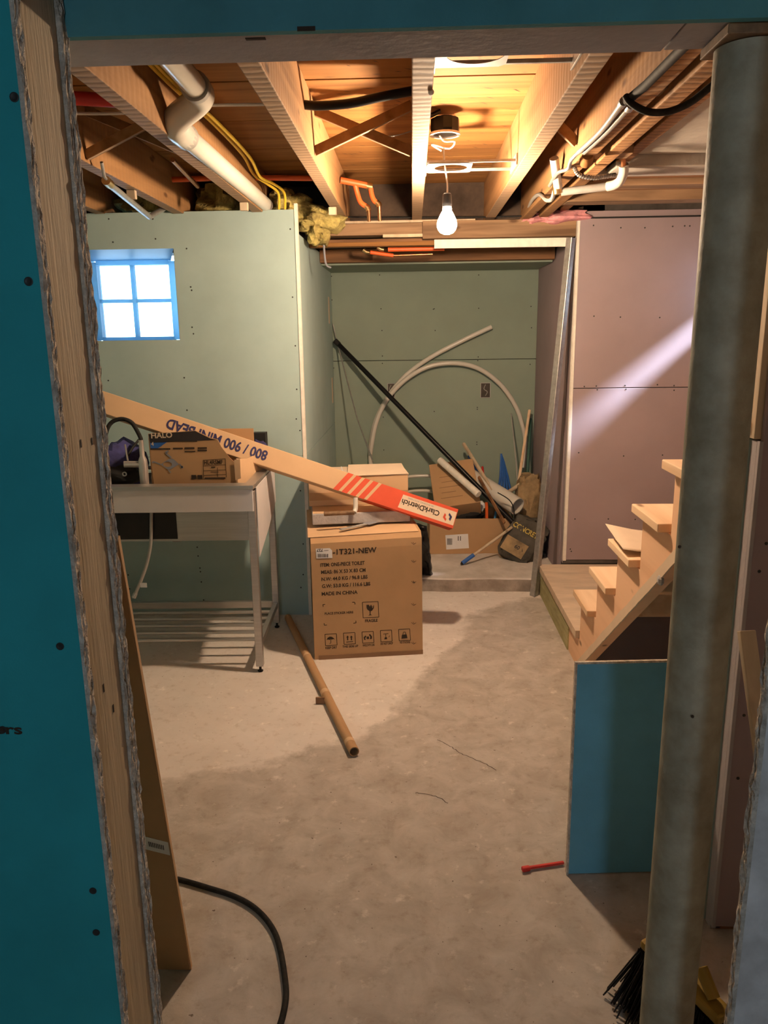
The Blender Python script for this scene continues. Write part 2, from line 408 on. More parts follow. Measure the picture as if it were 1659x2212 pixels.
def mixc(f, a, bb, mode='MIX'):
    x = nt.nodes.new('ShaderNodeMixRGB'); x.blend_type = mode
    if isinstance(f, float): x.inputs['Fac'].default_value = f
    else: nt.links.new(f, x.inputs['Fac'])
    nt.links.new(a, x.inputs['Color1']); nt.links.new(bb, x.inputs['Color2']); return x
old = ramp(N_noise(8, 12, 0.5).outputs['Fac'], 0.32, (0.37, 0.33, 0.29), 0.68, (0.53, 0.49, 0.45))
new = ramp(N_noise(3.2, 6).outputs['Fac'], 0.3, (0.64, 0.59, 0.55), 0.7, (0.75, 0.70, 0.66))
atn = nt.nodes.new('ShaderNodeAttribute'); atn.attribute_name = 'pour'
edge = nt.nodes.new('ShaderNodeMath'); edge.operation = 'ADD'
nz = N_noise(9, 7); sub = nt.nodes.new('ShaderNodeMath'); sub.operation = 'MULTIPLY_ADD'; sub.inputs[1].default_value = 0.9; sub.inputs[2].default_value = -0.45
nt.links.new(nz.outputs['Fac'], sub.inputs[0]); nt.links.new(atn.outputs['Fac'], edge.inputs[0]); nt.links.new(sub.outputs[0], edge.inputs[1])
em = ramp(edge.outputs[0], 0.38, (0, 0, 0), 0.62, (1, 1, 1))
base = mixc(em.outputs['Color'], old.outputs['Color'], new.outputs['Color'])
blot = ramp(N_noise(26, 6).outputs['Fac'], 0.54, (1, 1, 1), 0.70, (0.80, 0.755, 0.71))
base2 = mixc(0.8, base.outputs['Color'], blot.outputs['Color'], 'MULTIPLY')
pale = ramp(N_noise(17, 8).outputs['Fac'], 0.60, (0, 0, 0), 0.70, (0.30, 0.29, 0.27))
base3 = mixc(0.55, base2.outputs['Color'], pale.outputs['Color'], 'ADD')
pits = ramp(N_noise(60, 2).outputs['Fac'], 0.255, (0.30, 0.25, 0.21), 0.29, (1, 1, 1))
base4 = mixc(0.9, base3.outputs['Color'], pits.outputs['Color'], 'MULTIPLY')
nt.links.new(base4.outputs['Color'], b.inputs['Base Color'])
bp = nt.nodes.new('ShaderNodeBump'); bp.inputs['Strength'].default_value = 0.25; bp.inputs['Distance'].default_value = 0.01
nt.links.new(N_noise(30, 8).outputs['Fac'], bp.inputs['Height']); nt.links.new(bp.outputs['Normal'], b.inputs['Normal'])

# =================================================================== STRUCTURE
LW, RWY, AB = 4.09, 4.45, 5.70           # left green wall, mauve wall, alcove back wall
ALX, ARX = -0.58, 0.90                    # alcove sides
CZ = 2.37                                 # underside of subfloor
JZ = 2.165                                # underside of joists

# ---- floor
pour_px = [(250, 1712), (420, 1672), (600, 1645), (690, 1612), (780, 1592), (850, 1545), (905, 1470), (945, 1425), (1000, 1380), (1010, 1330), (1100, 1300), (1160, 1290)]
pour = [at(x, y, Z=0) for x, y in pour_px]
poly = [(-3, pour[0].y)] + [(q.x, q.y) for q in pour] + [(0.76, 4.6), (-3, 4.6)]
def inside_dist(x, y):
    ins = False; dm = 9
    n = len(poly)
    for i in range(n):
        x1, y1 = poly[i]; x2, y2 = poly[(i + 1) % n]
        if (y1 > y) != (y2 > y) and x < (x2 - x1) * (y - y1) / (y2 - y1) + x1: ins = not ins
        dx, dy = x2 - x1, y2 - y1; L = dx * dx + dy * dy
        t = max(0, min(1, ((x - x1) * dx + (y - y1) * dy) / L)) if L else 0
        dm = min(dm, math.hypot(x - x1 - t * dx, y - y1 - t * dy))
    return dm if ins else -dm
nx, ny = 96, 150
vs = []; fs = []; vals = []
X0, X1, Y0, Y1 = -2.3, 1.9, -2.4, 5.9
for j in range(ny + 1):
    for i in range(nx + 1):
        x = X0 + (X1 - X0) * i / nx; y = Y0 + (Y1 - Y0) * j / ny
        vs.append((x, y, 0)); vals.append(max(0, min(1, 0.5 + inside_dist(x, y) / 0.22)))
for j in range(ny):
    for i in range(nx):
        a = j * (nx + 1) + i; fs.append((a, a + 1, a + nx + 2, a + nx + 1))
k = len(vs)
vs += [(X0, Y0, -0.1), (X1, Y0, -0.1), (X1, Y1, -0.1), (X0, Y1, -0.1)]; vals += [0] * 4; fs.append((k, k + 3, k + 2, k + 1))
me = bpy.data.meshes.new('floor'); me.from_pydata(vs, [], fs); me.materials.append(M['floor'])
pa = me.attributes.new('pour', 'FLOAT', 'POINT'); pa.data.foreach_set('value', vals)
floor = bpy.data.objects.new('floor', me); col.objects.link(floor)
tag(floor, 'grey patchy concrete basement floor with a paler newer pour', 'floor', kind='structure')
# hairline cracks in the slab
for pts in ([(945, 1597), (975, 1612), (990, 1625), (1020, 1637), (1045, 1648), (1072, 1664)], [(895, 1712), (925, 1716), (950, 1724), (968, 1735)]):
    mb = MB(); P = [at(x, y, Z=0.0006) for x, y in pts]
    Q = []
    for i in range(len(P) - 1):
        for t in range(5):
            Q.append(P[i].lerp(P[i + 1], t / 5) + Vector((random.uniform(-.004, .004), random.uniform(-.004, .004), 0)))
    Q.append(P[-1])
    for i in range(len(Q) - 1):
        d = (Q[i + 1] - Q[i]).normalized(); s = Vector((-d.y, d.x, 0)) * 0.0013
        mb.add([Q[i] - s, Q[i + 1] - s, Q[i + 1] + s, Q[i] + s], [(0, 1, 2, 3)])
    mb.build('floor_crack', M['ink'], floor)

# ---- raised slab in the alcove, with a worn front edge
mb = MB(); n = 40; top = []; bot = []
for i in range(n + 1):
    x = ALX + (ARX - ALX) * i / n
    a = 4.49 + 0.012 * mnoise.noise(Vector((x * 6, 1, 0))); t = 0.083 + 0.004 * mnoise.noise(Vector((x * 9, 5, 0)))
    top.append((x, a + 0.012, t)); bot.append((x, a, 0))
slab = thing('concrete_platform', (0.16, 4.5, 0), 'low raised concrete slab with chipped front edge in the alcove', 'concrete slab', kind='structure')
vs = []; fs = []
for i in range(n + 1): vs += [top[i], (top[i][0], AB, top[i][2]), (top[i][0], top[i][1] - .006, top[i][2] - .008)]
for i in range(n): fs += [(i * 3, i * 3 + 3, i * 3 + 4, i * 3 + 1), (i * 3 + 2, i * 3 + 5, i * 3 + 3, i * 3)]
MB().add(vs, fs).build('slab_top', M['slab'], slab)
vs = []; fs = []
for i in range(n + 1): vs += [bot[i], (top[i][0], bot[i][1] + .004 * mnoise.noise(Vector((i * .9, 3, 1))), .04), (top[i][0], top[i][1] - .006, top[i][2] - .008)]
for i in range(n): fs += [(i * 3, i * 3 + 3, i * 3 + 4, i * 3 + 1), (i * 3 + 1, i * 3 + 4, i * 3 + 5, i * 3 + 2)]
MB().add(vs, fs).build('slab_face', M['curb'], slab)

# ---- drywall helper: sheets on one wall plane
def sheet(parent, m, x0, x1, y0, y1, z0, z1, name='drywall_sheet'):
    return MB().box(x0, x1, y0, y1, z0, z1).build(name, m, parent, bevel=0.0015)
def screws_px(parent, pts, nrm, X=None, Y=None, r=0.0042, name='screw_heads'):
    mb = MB(); N = Vector(nrm)
    for x, y in pts:
        c = at(x, y, X=X, Y=Y)
        mb.lathe([(r, -0.004), (r, 0.0012), (r * 0.5, 0.0004)], c, N, 8)
    o = mb.build(name, M['screw'], parent); o['kind'] = 'stuff'; return o

# ---- left green wall (back wall of the left half) with the window
wl = thing('wall_back', (-1.3, LW, 0), 'pale green drywall with a small window left of the alcove', 'wall', kind='structure')
WX0, WX1, WZ0, WZ1 = -2.06, -1.224, 1.537, 1.995      # reveal opening in the sheet
th = 0.016
sheet(wl, M['green'], -2.2, ALX, LW, LW + th, 0.0, 0.912)
up = MB()
up.box(-2.2, WX0, LW, LW + th, 0.915, 2.172); up.box(WX1, ALX, LW, LW + th, 0.915, 2.172)
up.box(WX0, WX1, LW, LW + th, 0.915, WZ0); up.box(WX0, WX1, LW, LW + th, WZ1, 2.172)
up.build('drywall_sheet', M['green'], wl)
screws_px(wl, [(235, 473), (330, 473), (244, 523), (336, 516), (403, 537), (412, 620), (414, 627), (415, 707), (418, 721), (398, 816), (234, 822), (404, 886), (627, 495), (632, 642), (638, 747), (641, 841), (640, 905), (648, 930),
    (426, 1182), (428, 1201), (432, 1227), (433, 1235), (435, 1257), (440, 1296), (655, 1175), (655, 1241), (650, 1269), (277, 1242), (280, 1272), (652, 1010), (649, 1060)], (0, -1, 0), Y=LW)
# window
GY = 4.56
win = thing('window_1', (-1.62, GY, 1.537), 'small four-pane basement window bright with daylight, beside the left jamb', 'window', kind='structure')
WT = 1.975
mb = MB()
mb.add([(WX0, LW, WZ1), (WX1, LW, WZ1), (WX1 - .16, GY, WT + .006), (WX0, GY, WT + .006)], [(0, 1, 2, 3)])
mb.add([(WX0, LW, WZ1 + .02), (WX1, LW, WZ1 + .02), (WX1 - .16, GY, WT + .026), (WX0, GY, WT + .026)], [(0, 1, 2, 3)])
mb.build('window_head', M['skytint'], win)
MB().box(WX1 - .002, WX1 + .02, LW + th, GY, WZ0 - .02, WZ1 + .02).build('window_reveal', M['skytint'], win)
MB().box(WX0 - .02, WX0, LW + th, GY, WZ0 - .02, WZ1 + .02).build('window_reveal', M['skytint'], win)
MB().box(WX0, WX1, LW + .004, GY, WZ0 - .022, WZ0 - .002).build('window_sill', M['skytint'], win)
fx0, fx1 = -1.845, -1.36; fw = 0.032; mid = -1.612; midz = 1.759
mb = MB()
mb.box(fx0, fx0 + fw, GY - .03, GY + .03, WZ0, WT); mb.box(fx1 - fw, fx1 + .16, GY - .03, GY + .03, WZ0, WT)
mb.box(fx0 + fw, fx1 - fw, GY - .03, GY + .03, WT - .018, WT + .1); mb.box(fx0 + fw, fx1 - fw, GY - .03, GY + .03, WZ0 - .02, WZ0 + .018)
mb.box(WX0 - .05, fx0, GY - .03, GY + .03, WZ0 - .05, WT + .1)
mb.build('window_frame', M['skytint'], win, bevel=0.002)
mb = MB(); mb.box(mid - .011, mid + .011, GY - .014, GY + .014, WZ0 + .018, WT - .018)
mb.build('muntin', M['skytint'], win)
mb = MB(); mb.box(fx0 + fw, mid - .011, GY - .013, GY + .013, midz - .01, midz + .01); mb.box(mid + .011, fx1 - fw, GY - .013, GY + .013, midz - .01, midz + .01)
mb.build('muntin', M['skytint'], win)
for a, b2 in ((fx0 + fw, mid - .011), (mid + .011, fx1 - fw)):
    for c, d in ((WZ0 + .018, midz - .01), (midz + .01, WT - .018)):
        MB().box(a, b2, GY - .002, GY + .002, c, d).build('window_pane', M['glass'], win)
# solid foundation around the window, closing the room
fd = MB()
fd.box(-2.3, WX0 - .02, LW + .05, 5.0, -0.1, CZ); fd.box(fx1 + .12, ALX - .03, LW + .05, 4.75, -0.1, 2.1)
fd.box(WX0 - .02, fx1 + .12, GY + .03, 4.75, -0.1, WZ0 - .02); fd.box(WX0 - .02, fx1 + .12, GY + .03, 4.75, WT + .05, CZ)
fd.box(fx1 + .12, ALX - .03, 4.6, 4.75, 2.1, CZ)
tag(fd.build('wall_foundation', M['darkgap']), 'dark foundation wall behind the green drywall', 'wall', kind='structure')

# ---- alcove
wa = thing('wall_alcove_left', (ALX, 4.9, 0), 'green drywall side of the alcove behind the stacked boxes', 'wall', kind='structure')
sheet(wa, M['green'], ALX - th, ALX, LW + th, AB, 0.0, 0.912); sheet(wa, M['green'], ALX - th, ALX, LW + th, AB, 0.915, 2.06)
mb = MB()
for z, y in ((1.16, 5.58), (1.72, 5.5)):
    mb.box(ALX, ALX + .0012, y - .03, y + .04, z - .09, z + .09)
mb.build('paper_scuff', M['inkcream'], wa)
wb = thing('wall_alcove_back', (0.16, AB, 0), 'green drywall with painted-in shade at the back of the alcove with a straight seam', 'wall', kind='structure')
sheet(wb, M['greenshade'], ALX, ARX, AB, AB + th, 0.083, 1.362)
# upper sheet
sheet(wb, M['greenshade'], ALX, ARX, AB, AB + th, 1.366, 2.10)
screws_px(wb, [(823, 667), (936, 668), (1034, 666), (1147, 662), (825, 714), (940, 714), (1148, 708), (826, 769), (826, 785), (1032, 779), (1033, 771), (1145, 787), (719, 772), (721, 795), (1031, 880), (1031, 884), (938, 889), (828, 901), (1030, 955), (1030, 960), (829, 972), (938, 667), (820, 594), (1034, 594), (716, 597), (717, 648)], (0, -1, 0), Y=AB)
for (x0, y0, x1, y1) in ((1039, 828, 1058, 858), (838, 829, 852, 858)):
    a = at(x0, y0, Y=AB); b2 = at(x1, y1, Y=AB)
    ob = thing('electrical_box', (a.x, AB, b2.z), 'open electrical box with loose wires in the alcove wall, ' + ('right of the white tubing' if x0 > 900 else 'behind the white tubing'), 'electrical box', 'electrical boxes in the alcove wall')
    mb = MB(); mb.box(a.x, b2.x, AB - .001, AB + .004, b2.z, a.z)
    mb.build('box_back', M['darkgap'], ob)
    mb = MB(); e = .004
    mb.box(a.x - e, a.x, AB - .006, AB, b2.z - e, a.z + e); mb.box(b2.x, b2.x + e, AB - .006, AB, b2.z - e, a.z + e)
    mb.box(a.x, b2.x, AB - .006, AB, a.z, a.z + e); mb.box(a.x, b2.x, AB - .006, AB, b2.z - e, b2.z)
    mb.build('box_rim', M['greypaper'], ob)
    c = (a + b2) / 2
    MB().tube([(c.x, AB - .002, a.z - .01), (c.x - .012, AB - .014, c.z + .01), (c.x + .012, AB - .016, c.z - .01), (c.x, AB - .01, b2.z + .012)], .0028, 7, smooth_path=5).build('wire', M['conduit'], ob, smooth=True)
wr = thing('wall_alcove_right', (ARX, 5.0, 0), 'mauve drywall side of the alcove behind the leaning metal stud', 'wall', kind='structure')
sheet(wr, M['mauve'], ARX, ARX + th, 4.56, AB, 0.083, 2.06)
sheet(wr, M['mauve'], ARX + .003, ARX + th, 4.468, 4.545, 0.19, 2.06)
MB().box(ARX + .012, ARX + .06, 4.5, AB, 0.083, 2.06).build('stud', M['darkgap'], wr)

# ---- mauve wall over the landing
wp = thing('wall_right', (1.3, RWY, 0.2), 'mauve drywall above the stair landing with a streak of daylight', 'wall', kind='structure')
PX0 = 0.905
sheet(wp, M['mauve'], PX0, 1.78, RWY, RWY + th, 0.215, 1.234); sheet(wp, M['mauve'], PX0, 1.78, RWY, RWY + th, 1.238, 2.15)
screws_px(wp, [(1282, 487), (1341, 492), (1393, 492), (1453, 489), (1479, 488), (1490, 488), (1283, 683), (1340, 685), (1425, 686), (1262, 835), (1288, 834), (1350, 833), (1420, 831), (1456, 833), (1456, 843), (1290, 842), (1352, 841), (1250, 978), (1347, 985), (1431, 983), (1314, 1121), (1242, 1121), (1372, 1122), (1232, 1186), (1234, 1191)], (0, -1, 0), Y=RWY)
MB().box(PX0, 1.78, RWY - .004, RWY + .0, 2.150, 2.158).build('top_edge', M['blackmatte'], wp)
sheet(wp, M['mauve'], PX0, 1.78, RWY + .002, RWY + th, 2.158, 2.19)
MB().box(PX0, 1.78, RWY + .003, RWY + .05, 0.19, 0.213).build('shadow_gap', M['darkgap'], wp)
for xx, lab, nm, zz in ((ALX, 'cream metal corner bead on the green wall corner', 'trim_1', (0.0, 2.20)), (PX0, 'cream corner bead on the mauve wall corner', 'trim_2', (0.21, 2.14))):
    yy = LW if xx < 0 else RWY
    s = 1 if xx < 0 else -1
    mb = MB(); mb.box(xx - .014 if xx < 0 else xx - .004, xx + .004 if xx < 0 else xx + .014, yy - .004, yy - .0002, zz[0], zz[1])
    mb.box(xx + .0002 if xx < 0 else xx - .004, xx + .004 if xx < 0 else xx - .0002, yy - .004, yy + .02, zz[0], zz[1])
    tag(mb.build(nm, M['bead'], bevel=.001), lab, 'corner bead', kind='structure')

# ---- right outer wall with the little window that lets the sun streak in
ws = MB()
sy0, sy1, sz0, sz1 = 4.205, 4.44, 1.66, 1.86
ws.box(1.78, 1.86, 0.9, sy0, -0.1, 2.6); ws.box(1.78, 1.86, sy1, 4.7, -0.1, 2.6); ws.box(1.78, 1.86, sy0, sy1, -0.1, sz0); ws.box(1.78, 1.86, sy0, sy1, sz1, 2.6)
tag(ws.build('wall_side_right', M['mauve']), 'mauve side wall of the stairs with a small high window', 'wall', kind='structure')
tag(MB().box(-2.3, -2.2, 0.9, 4.2, -0.1, 2.6).build('wall_side_left', M['green']), 'green drywall at the far left behind the jamb', 'wall', kind='structure')
# outer shell
sh = MB(); sh.box(-0.75, 1.9, AB + .04, AB + .14, -0.1, 2.6); sh.box(-0.75, ALX - .03, 4.7, AB + .1, -0.1, 2.6); sh.box(ARX + .06, ARX + .16, 4.5, AB + .1, -0.1, 2.6)
sh.box(ARX + .06, 1.9, 4.5, 4.6, -0.1, 2.6)
tag(sh.build('wall_outer', M['darkgap']), 'dark masonry shell behind the alcove drywall', 'wall', kind='structure')

# ---- near room around the camera
nb = MB(); bx0, bx1, bz0, bz1 = -0.18, 0.12, 1.36, 1.88
nb.box(-2.3, bx0, -2.3, -2.2, -0.1, 2.6); nb.box(bx1, 1.9, -2.3, -2.2, -0.1, 2.6); nb.box(bx0, bx1, -2.3, -2.2, -0.1, bz0); nb.box(bx0, bx1, -2.3, -2.2, bz1, 2.6)
tag(nb.build('wall_near_back', M['nearwall']), 'grey drywall behind the viewer with a small window', 'wall', kind='structure')
tag(MB().box(-2.3, -2.2, -2.3, 0.95, -0.1, 2.6).build('wall_near_side_left', M['nearwall']), 'grey drywall left of the viewer', 'wall', kind='structure')
tag(MB().box(1.8, 1.9, -2.3, 0.95, -0.1, 2.6).build('wall_near_side_right', M['nearwall']), 'grey drywall right of the viewer', 'wall', kind='structure')
w2 = thing('window_2', (-0.12, -2.25, bz0), 'small window in the wall behind the viewer', 'window', kind='structure')
mb = MB(); e = .03
mb.box(bx0, bx0 + e, -2.28, -2.23, bz0, bz1); mb.box(bx1 - e, bx1, -2.28, -2.23, bz0, bz1); mb.box(bx0 + e, bx1 - e, -2.28, -2.23, bz0, bz0 + e); mb.box(bx0 + e, bx1 - e, -2.28, -2.23, bz1 - e, bz1)
mb.build('window_frame', M['bead'], w2); MB().box(bx0 + e, bx1 - e, -2.257, -2.253, bz0 + e, bz1 - e).build('window_pane', M['glass'], w2)

# ---- left partition with its raw end at the opening
def ragged_strip(x, y0, y1, z0, z1, amp, seed, n=150, depth=.006, amp2=None):
    """upright slab whose +X face is ragged: torn gypsum along a cut edge"""
    vs = []; fs = []; K = 4
    for i in range(n + 1):
        z = z0 + (z1 - z0) * i / n
        for k in range(K + 1):
            y = y0 + (y1 - y0) * k / K
            j = mnoise.noise(Vector((seed, z * 22, k * 1.7))) * amp + mnoise.noise(Vector((seed + 9, z * 75, k * 2.9))) * amp * .7
            yj = mnoise.noise(Vector((seed + 3, z * 30, k))) * (amp2 or 0) if k in (0, K) else 0
            vs.append((x + j, y + yj, z))
    for i in range(n):
        for k in range(K):
            a = i * (K + 1) + k; fs.append((a, a + 1, a + K + 2, a + K + 1))
    b0 = len(vs)
    vs += [(x - depth, y0, z0), (x - depth, y1, z0), (x - depth, y1, z1), (x - depth, y0, z1)]
    fs += [(b0, b0 + 1, b0 + 2, b0 + 3)]
    fs.append(tuple([b0, b0 + 3] + [i * (K + 1) for i in range(n, -1, -1)])); fs.append(tuple([b0 + 2, b0 + 1] + [i * (K + 1) + K for i in range(n + 1)]))
    return vs, fs
JX = -0.5
wn = thing('wall_near_left', (-0.9, 1.15, 0), 'dark teal drywall partition with a raw unfinished end at the left', 'wall', kind='structure')
MB().box(-2.2, JX - .005, 1.068, 1.082, 0, CZ).build('drywall_sheet', M['teal'], wn)
v_, f_ = ragged_strip(JX, 1.066, 1.083, 0, CZ, .0035, 1.0, 260); MB().add(v_, f_).build('drywall_edge', M['gypsum'], wn)
MB().box(JX - .045, JX - .004, 1.084, 1.196, 0, CZ).build('stud', M['studpaint'], wn)
v_, f_ = ragged_strip(JX + .001, 1.198, 1.209, 0, CZ, .004, 4.0, 260); MB().add(v_, f_).build('drywall_edge', M['gypsum'], wn)
v_, f_ = ragged_strip(JX + .002, 1.212, 1.226, 0, CZ, .0045, 7.0, 260); MB().add(v_, f_).build('drywall_edge', M['gypsum'], wn)
MB().box(-2.2, JX - .03, 1.212, 1.226, 0, CZ).build('drywall_sheet', M['green'], wn)
for x, y in [(31, 210), (62, 608), (130, 1396), (201, 1924), (208, 2014), (6, 1576)]:
    c = at(x, y, Y=1.068)
    MB().lathe([(.0062, -.004), (.0062, .0008), (.005, .0010), (.002, .0004)], c, (0, -1, 0), 14).build('screw', M['screw'], wn)
mb = MB(); p = at(-12, 1585, Y=1.0672); text_on(mb, 'ers', frame(p, (1, 0, -.02), (0, 0, 1)), 0, 0, .045, .012)
mb.build('printed_text', M['ink'], wn)
mb = MB()
for x, y, L in [(175, 958, .012), (199, 953, .011), (224, 1486, .014), (245, 1530, .014)]:
    c = at(x, y, X=JX - .0035); mb.box(c.x, c.x + .0006, c.y - .0016, c.y + .0016, c.z - L / 2, c.z + L / 2)
mb.build('nail_marks', M['ink'], wn)

# ---- right-hand cut sheet close to the camera
wnr = thing('wall_near_right', (0.9, 0.96, 0), 'grey drywall with a torn white edge at the lower right', 'wall', kind='structure')
MB().box(0.471, 1.8, 0.950, 0.964, 0, CZ).build('drywall_sheet', M['whitepaper'], wnr)
v_, f_ = ragged_strip(0, 0.949, 0.965, 0, CZ, .004, 12.0, 260, depth=.006)
MB().add([(0.466 - q[0], q[1], q[2]) for q in v_], f_).build('drywall_edge', M['gypsum'], wnr)

# ---- boxed beam across the opening
HY0, HY1, HZ = 1.232, 1.357, 1.98
hb = thing('trim_3', (0.4, 1.29, HZ), 'boxed ceiling beam with teal drywall face and grey underside across the top', 'beam', kind='structure')
MB().box(-0.75, 1.78, HY0 - .014, HY0, HZ - .004, CZ).build('drywall_face', M['beamteal'], hb)
MB().box(-0.75, 0.395, HY0, HY1, HZ, HZ + .04).build('soffit_board', M['headboard'], hb, bevel=.002)
MB().box(0.399, 1.78, HY0, HY1, HZ + .002, HZ + .04).build('soffit_board', M['headboard'], hb, bevel=.002)
MB().box(-0.75, 1.78, HY0 + .01, HY1 - .01, HZ + .04, CZ).build('beam_core', M['timber'], hb)
mb = MB(); a = at(548, 84, Z=HZ - .0005); mb.box(a.x - .012, a.x + .018, a.y - .004, a.y + .004, HZ - .0012, HZ - .0002); a = at(660, 62, Y=HY0 - .0146); mb.box(a.x - .012, a.x + .014, HY0 - .0152, HY0 - .0142, a.z - .003, a.z + .003)
mb.build('knot_marks', M['ink'], hb)

# ---- enclosure wall under the stairs, facing the camera
we = thing('wall_stair_enclosure', (1.2, 1.78, 0), 'dark mauve drywall enclosing the stairs behind the steel column', 'wall', kind='structure')
sheet(we, M['mauve'], 0.79, 1.78, 1.742, 1.756, 0.02, CZ)
screws_px(we, [(1655, 1174), (1640, 1234), (1607, 1545), (1594, 1681), (1640, 1500)], (0, -1, 0), Y=1.742, r=.004)
MB().box(0.781, 0.79, 1.738, 1.752, 0.02, 1.305).build('corner_strip', M['headboard'], we, bevel=.001)
MB().box(0.776, 0.812, 1.757, 1.83, 1.307, CZ).build('post', M['lath'], we, bevel=.002)
MB().box(0.784, 0.812, 1.757, 1.79, 0.0, 1.303).build('stud', M['headboard'], we, bevel=.002)
MB().box(0.779, 0.812, 1.792, 1.835, 0.0, 1.303).build('drywall_return', M['green'], we, bevel=.002)
MB().box(0.80, 1.78, 1.757, 1.80, 0.0, .04).build('bottom_plate', M['darktimber'], we)

# ---- ceiling: planks, joists
ce = thing('ceiling', (0, 2.9, CZ), 'unfinished ceiling of orange subfloor planks on rough wooden joists', 'ceiling', kind='structure')
MB().box(-2.35, 1.95, -2.35, 5.95, CZ + .028, CZ + .06).build('subfloor', M['darkgap'], ce)
ys = 0.86; w_ = 0.235
base_me = None; i = 0
while ys < 4.7:
    dz = random.uniform(0, .003)
    if base_me is None:
        o = MB().box(-2.2, 1.78, 0, w_ - .004, 0, .024).build('plank', M['plank'], None, bevel=.0015); base_me = o.data
    else:
        o = bpy.data.objects.new('plank', base_me); col.objects.link(o)
        m_ = o.modifiers.new('bevel', 'BEVEL'); m_.width = .0015; m_.segments = 2
    o.location = (0, ys + .03, CZ + dz); setpar(o, ce)
    ys += w_; i += 1
jm = None
for x0, x1 in ((-2.02, -1.965), (-1.616, -1.563), (-1.212, -1.158), (-0.808, -0.754), (-0.402, -0.348), (0.002, 0.056), (0.405, 0.460)):
    o = MB().box(x0, x1, 1.36, 4.58, JZ + random.uniform(-.004, .004), CZ).build('joist', M['joist'], ce, bevel=.003)
# nail tips and dark scars on the planks
mb = MB()
for k in range(110):
    x = random.uniform(-.34, .40); y = random.uniform(1.9, 4.2)
    a = random.uniform(0, 1.0); d = Vector((math.cos(a) * .5 + .4, math.sin(a), 0)).normalized() * random.uniform(.010, .028); s = Vector((-d.y, d.x, 0)).normalized() * .0024
    c = Vector((x, y, CZ - .001)); mb.add([c - d, c - s, c + d, c + s], [(0, 1, 2, 3)])
mb.build('nail_scars', M['ink'], ce, kind='stuff')
# right-hand bay: paired timbers along the stair opening, grey panel and cross boards
for x0, x1, z0 in ((0.600, 0.652, JZ - .01), (0.690, 0.742, JZ - .005), (0.800, 0.850, JZ + .03)):
    MB().box(x0, x1, 1.36, 4.5, z0, CZ).build('joist', M['timber_y'], ce, bevel=.004)
MB().box(0.605, 0.74, 2.28, 2.36, JZ + .02, CZ - .02).build('blocking', M['timber'], ce, bevel=.003)
MB().box(0.652, 0.80, 3.0, 3.09, JZ + .01, CZ - .02).build('blocking', M['timber'], ce, bevel=.003)
MB().box(0.852, 1.78, 1.9, 3.24, JZ + .055, JZ + .07).build('ceiling_panel', M['concretewall'], ce)
MB().box(0.80, 1.78, 3.245, 3.40, JZ + .01, JZ + .07).build('cross_board', M['concretewall'], ce, bevel=.004)
yb = 3.42
for wd, mm, dz in ((0.05, 'pvc', .02), (0.19, 'darktimber', .045), (0.11, 'timber', .02), (0.17, 'darktimber', .045), (0.10, 'timber', .0), (0.22, 'timber', .03)):
    MB().box(0.745, 1.78, yb, yb + wd - .006, JZ - .005 + dz, JZ + .09 + dz).build('cross_board', M[mm], ce, bevel=.004); yb += wd

# ---- timber header over the alcove opening
hd = thing('trim_4', (0.16, 4.5, 1.95), 'weathered timber header with broken lath over the alcove opening', 'timber header', kind='structure')
MB().box(0.06, ARX, 4.455, 4.60, 2.062, 2.155).build('header_timber', M['timber'], hd, bevel=.004)
MB().box(ALX + .02, 0.06, 4.47, 4.60, 2.088, 2.15).build('header_timber', M['timber'], hd, bevel=.004)
MB().box(ALX + .002, 0.35, 4.462, 4.50, 2.150, 2.163).build('lath', M['lath'], hd, bevel=.002)
MB().box(-0.16, 0.07, 4.458, 4.50, 2.074, 2.090).build('lath', M['lath'], hd, bevel=.002)
MB().box(ALX + .002, 0.13, 4.50, 4.56, 2.033, 2.055).build('lath', M['plank'], hd, bevel=.002)
MB().box(ALX + .002, 0.13, 4.53, 4.60, 2.058, 2.075).build('lath', M['darktimber'], hd, bevel=.002)
MB().box(ALX + .002, ARX - .01, 5.02, 5.10, 1.995, 2.075).build('back_plate', M['darktimber'], hd, bevel=.003)
MB().box(ALX + .002, ARX - .01, 5.0, AB, 2.078, 2.1).build('soffit', M['darkgap'], hd)
MB().box(ALX + .002, ARX - .01, 5.1, AB, 1.985, 1.995).build('soffit', M['greenshade'], hd)
MB().box(ALX - .02, ARX + .06, 4.60, 5.02, 2.16, 2.3).build('soffit', M['darkgap'], hd)
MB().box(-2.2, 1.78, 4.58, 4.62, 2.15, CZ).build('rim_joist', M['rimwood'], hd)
a = at(938, 537, Y=4.45); b2 = at(1230, 531, Y=4.45)
MB().add([(a.x, 4.452, a.z), (b2.x, 4.452, b2.z - .004), (b2.x, 4.452, b2.z + .042), (a.x, 4.452, a.z + .046), (a.x, 4.44, a.z), (b2.x, 4.44, b2.z - .004), (b2.x, 4.44, b2.z + .042), (a.x, 4.44, a.z + .046)],
    [(0, 1, 2, 3), (4, 5, 6, 7), (0, 1, 5, 4), (1, 2, 6, 5), (2, 3, 7, 6), (3, 0, 4, 7)]).build('pale_board', M['bead'], hd)

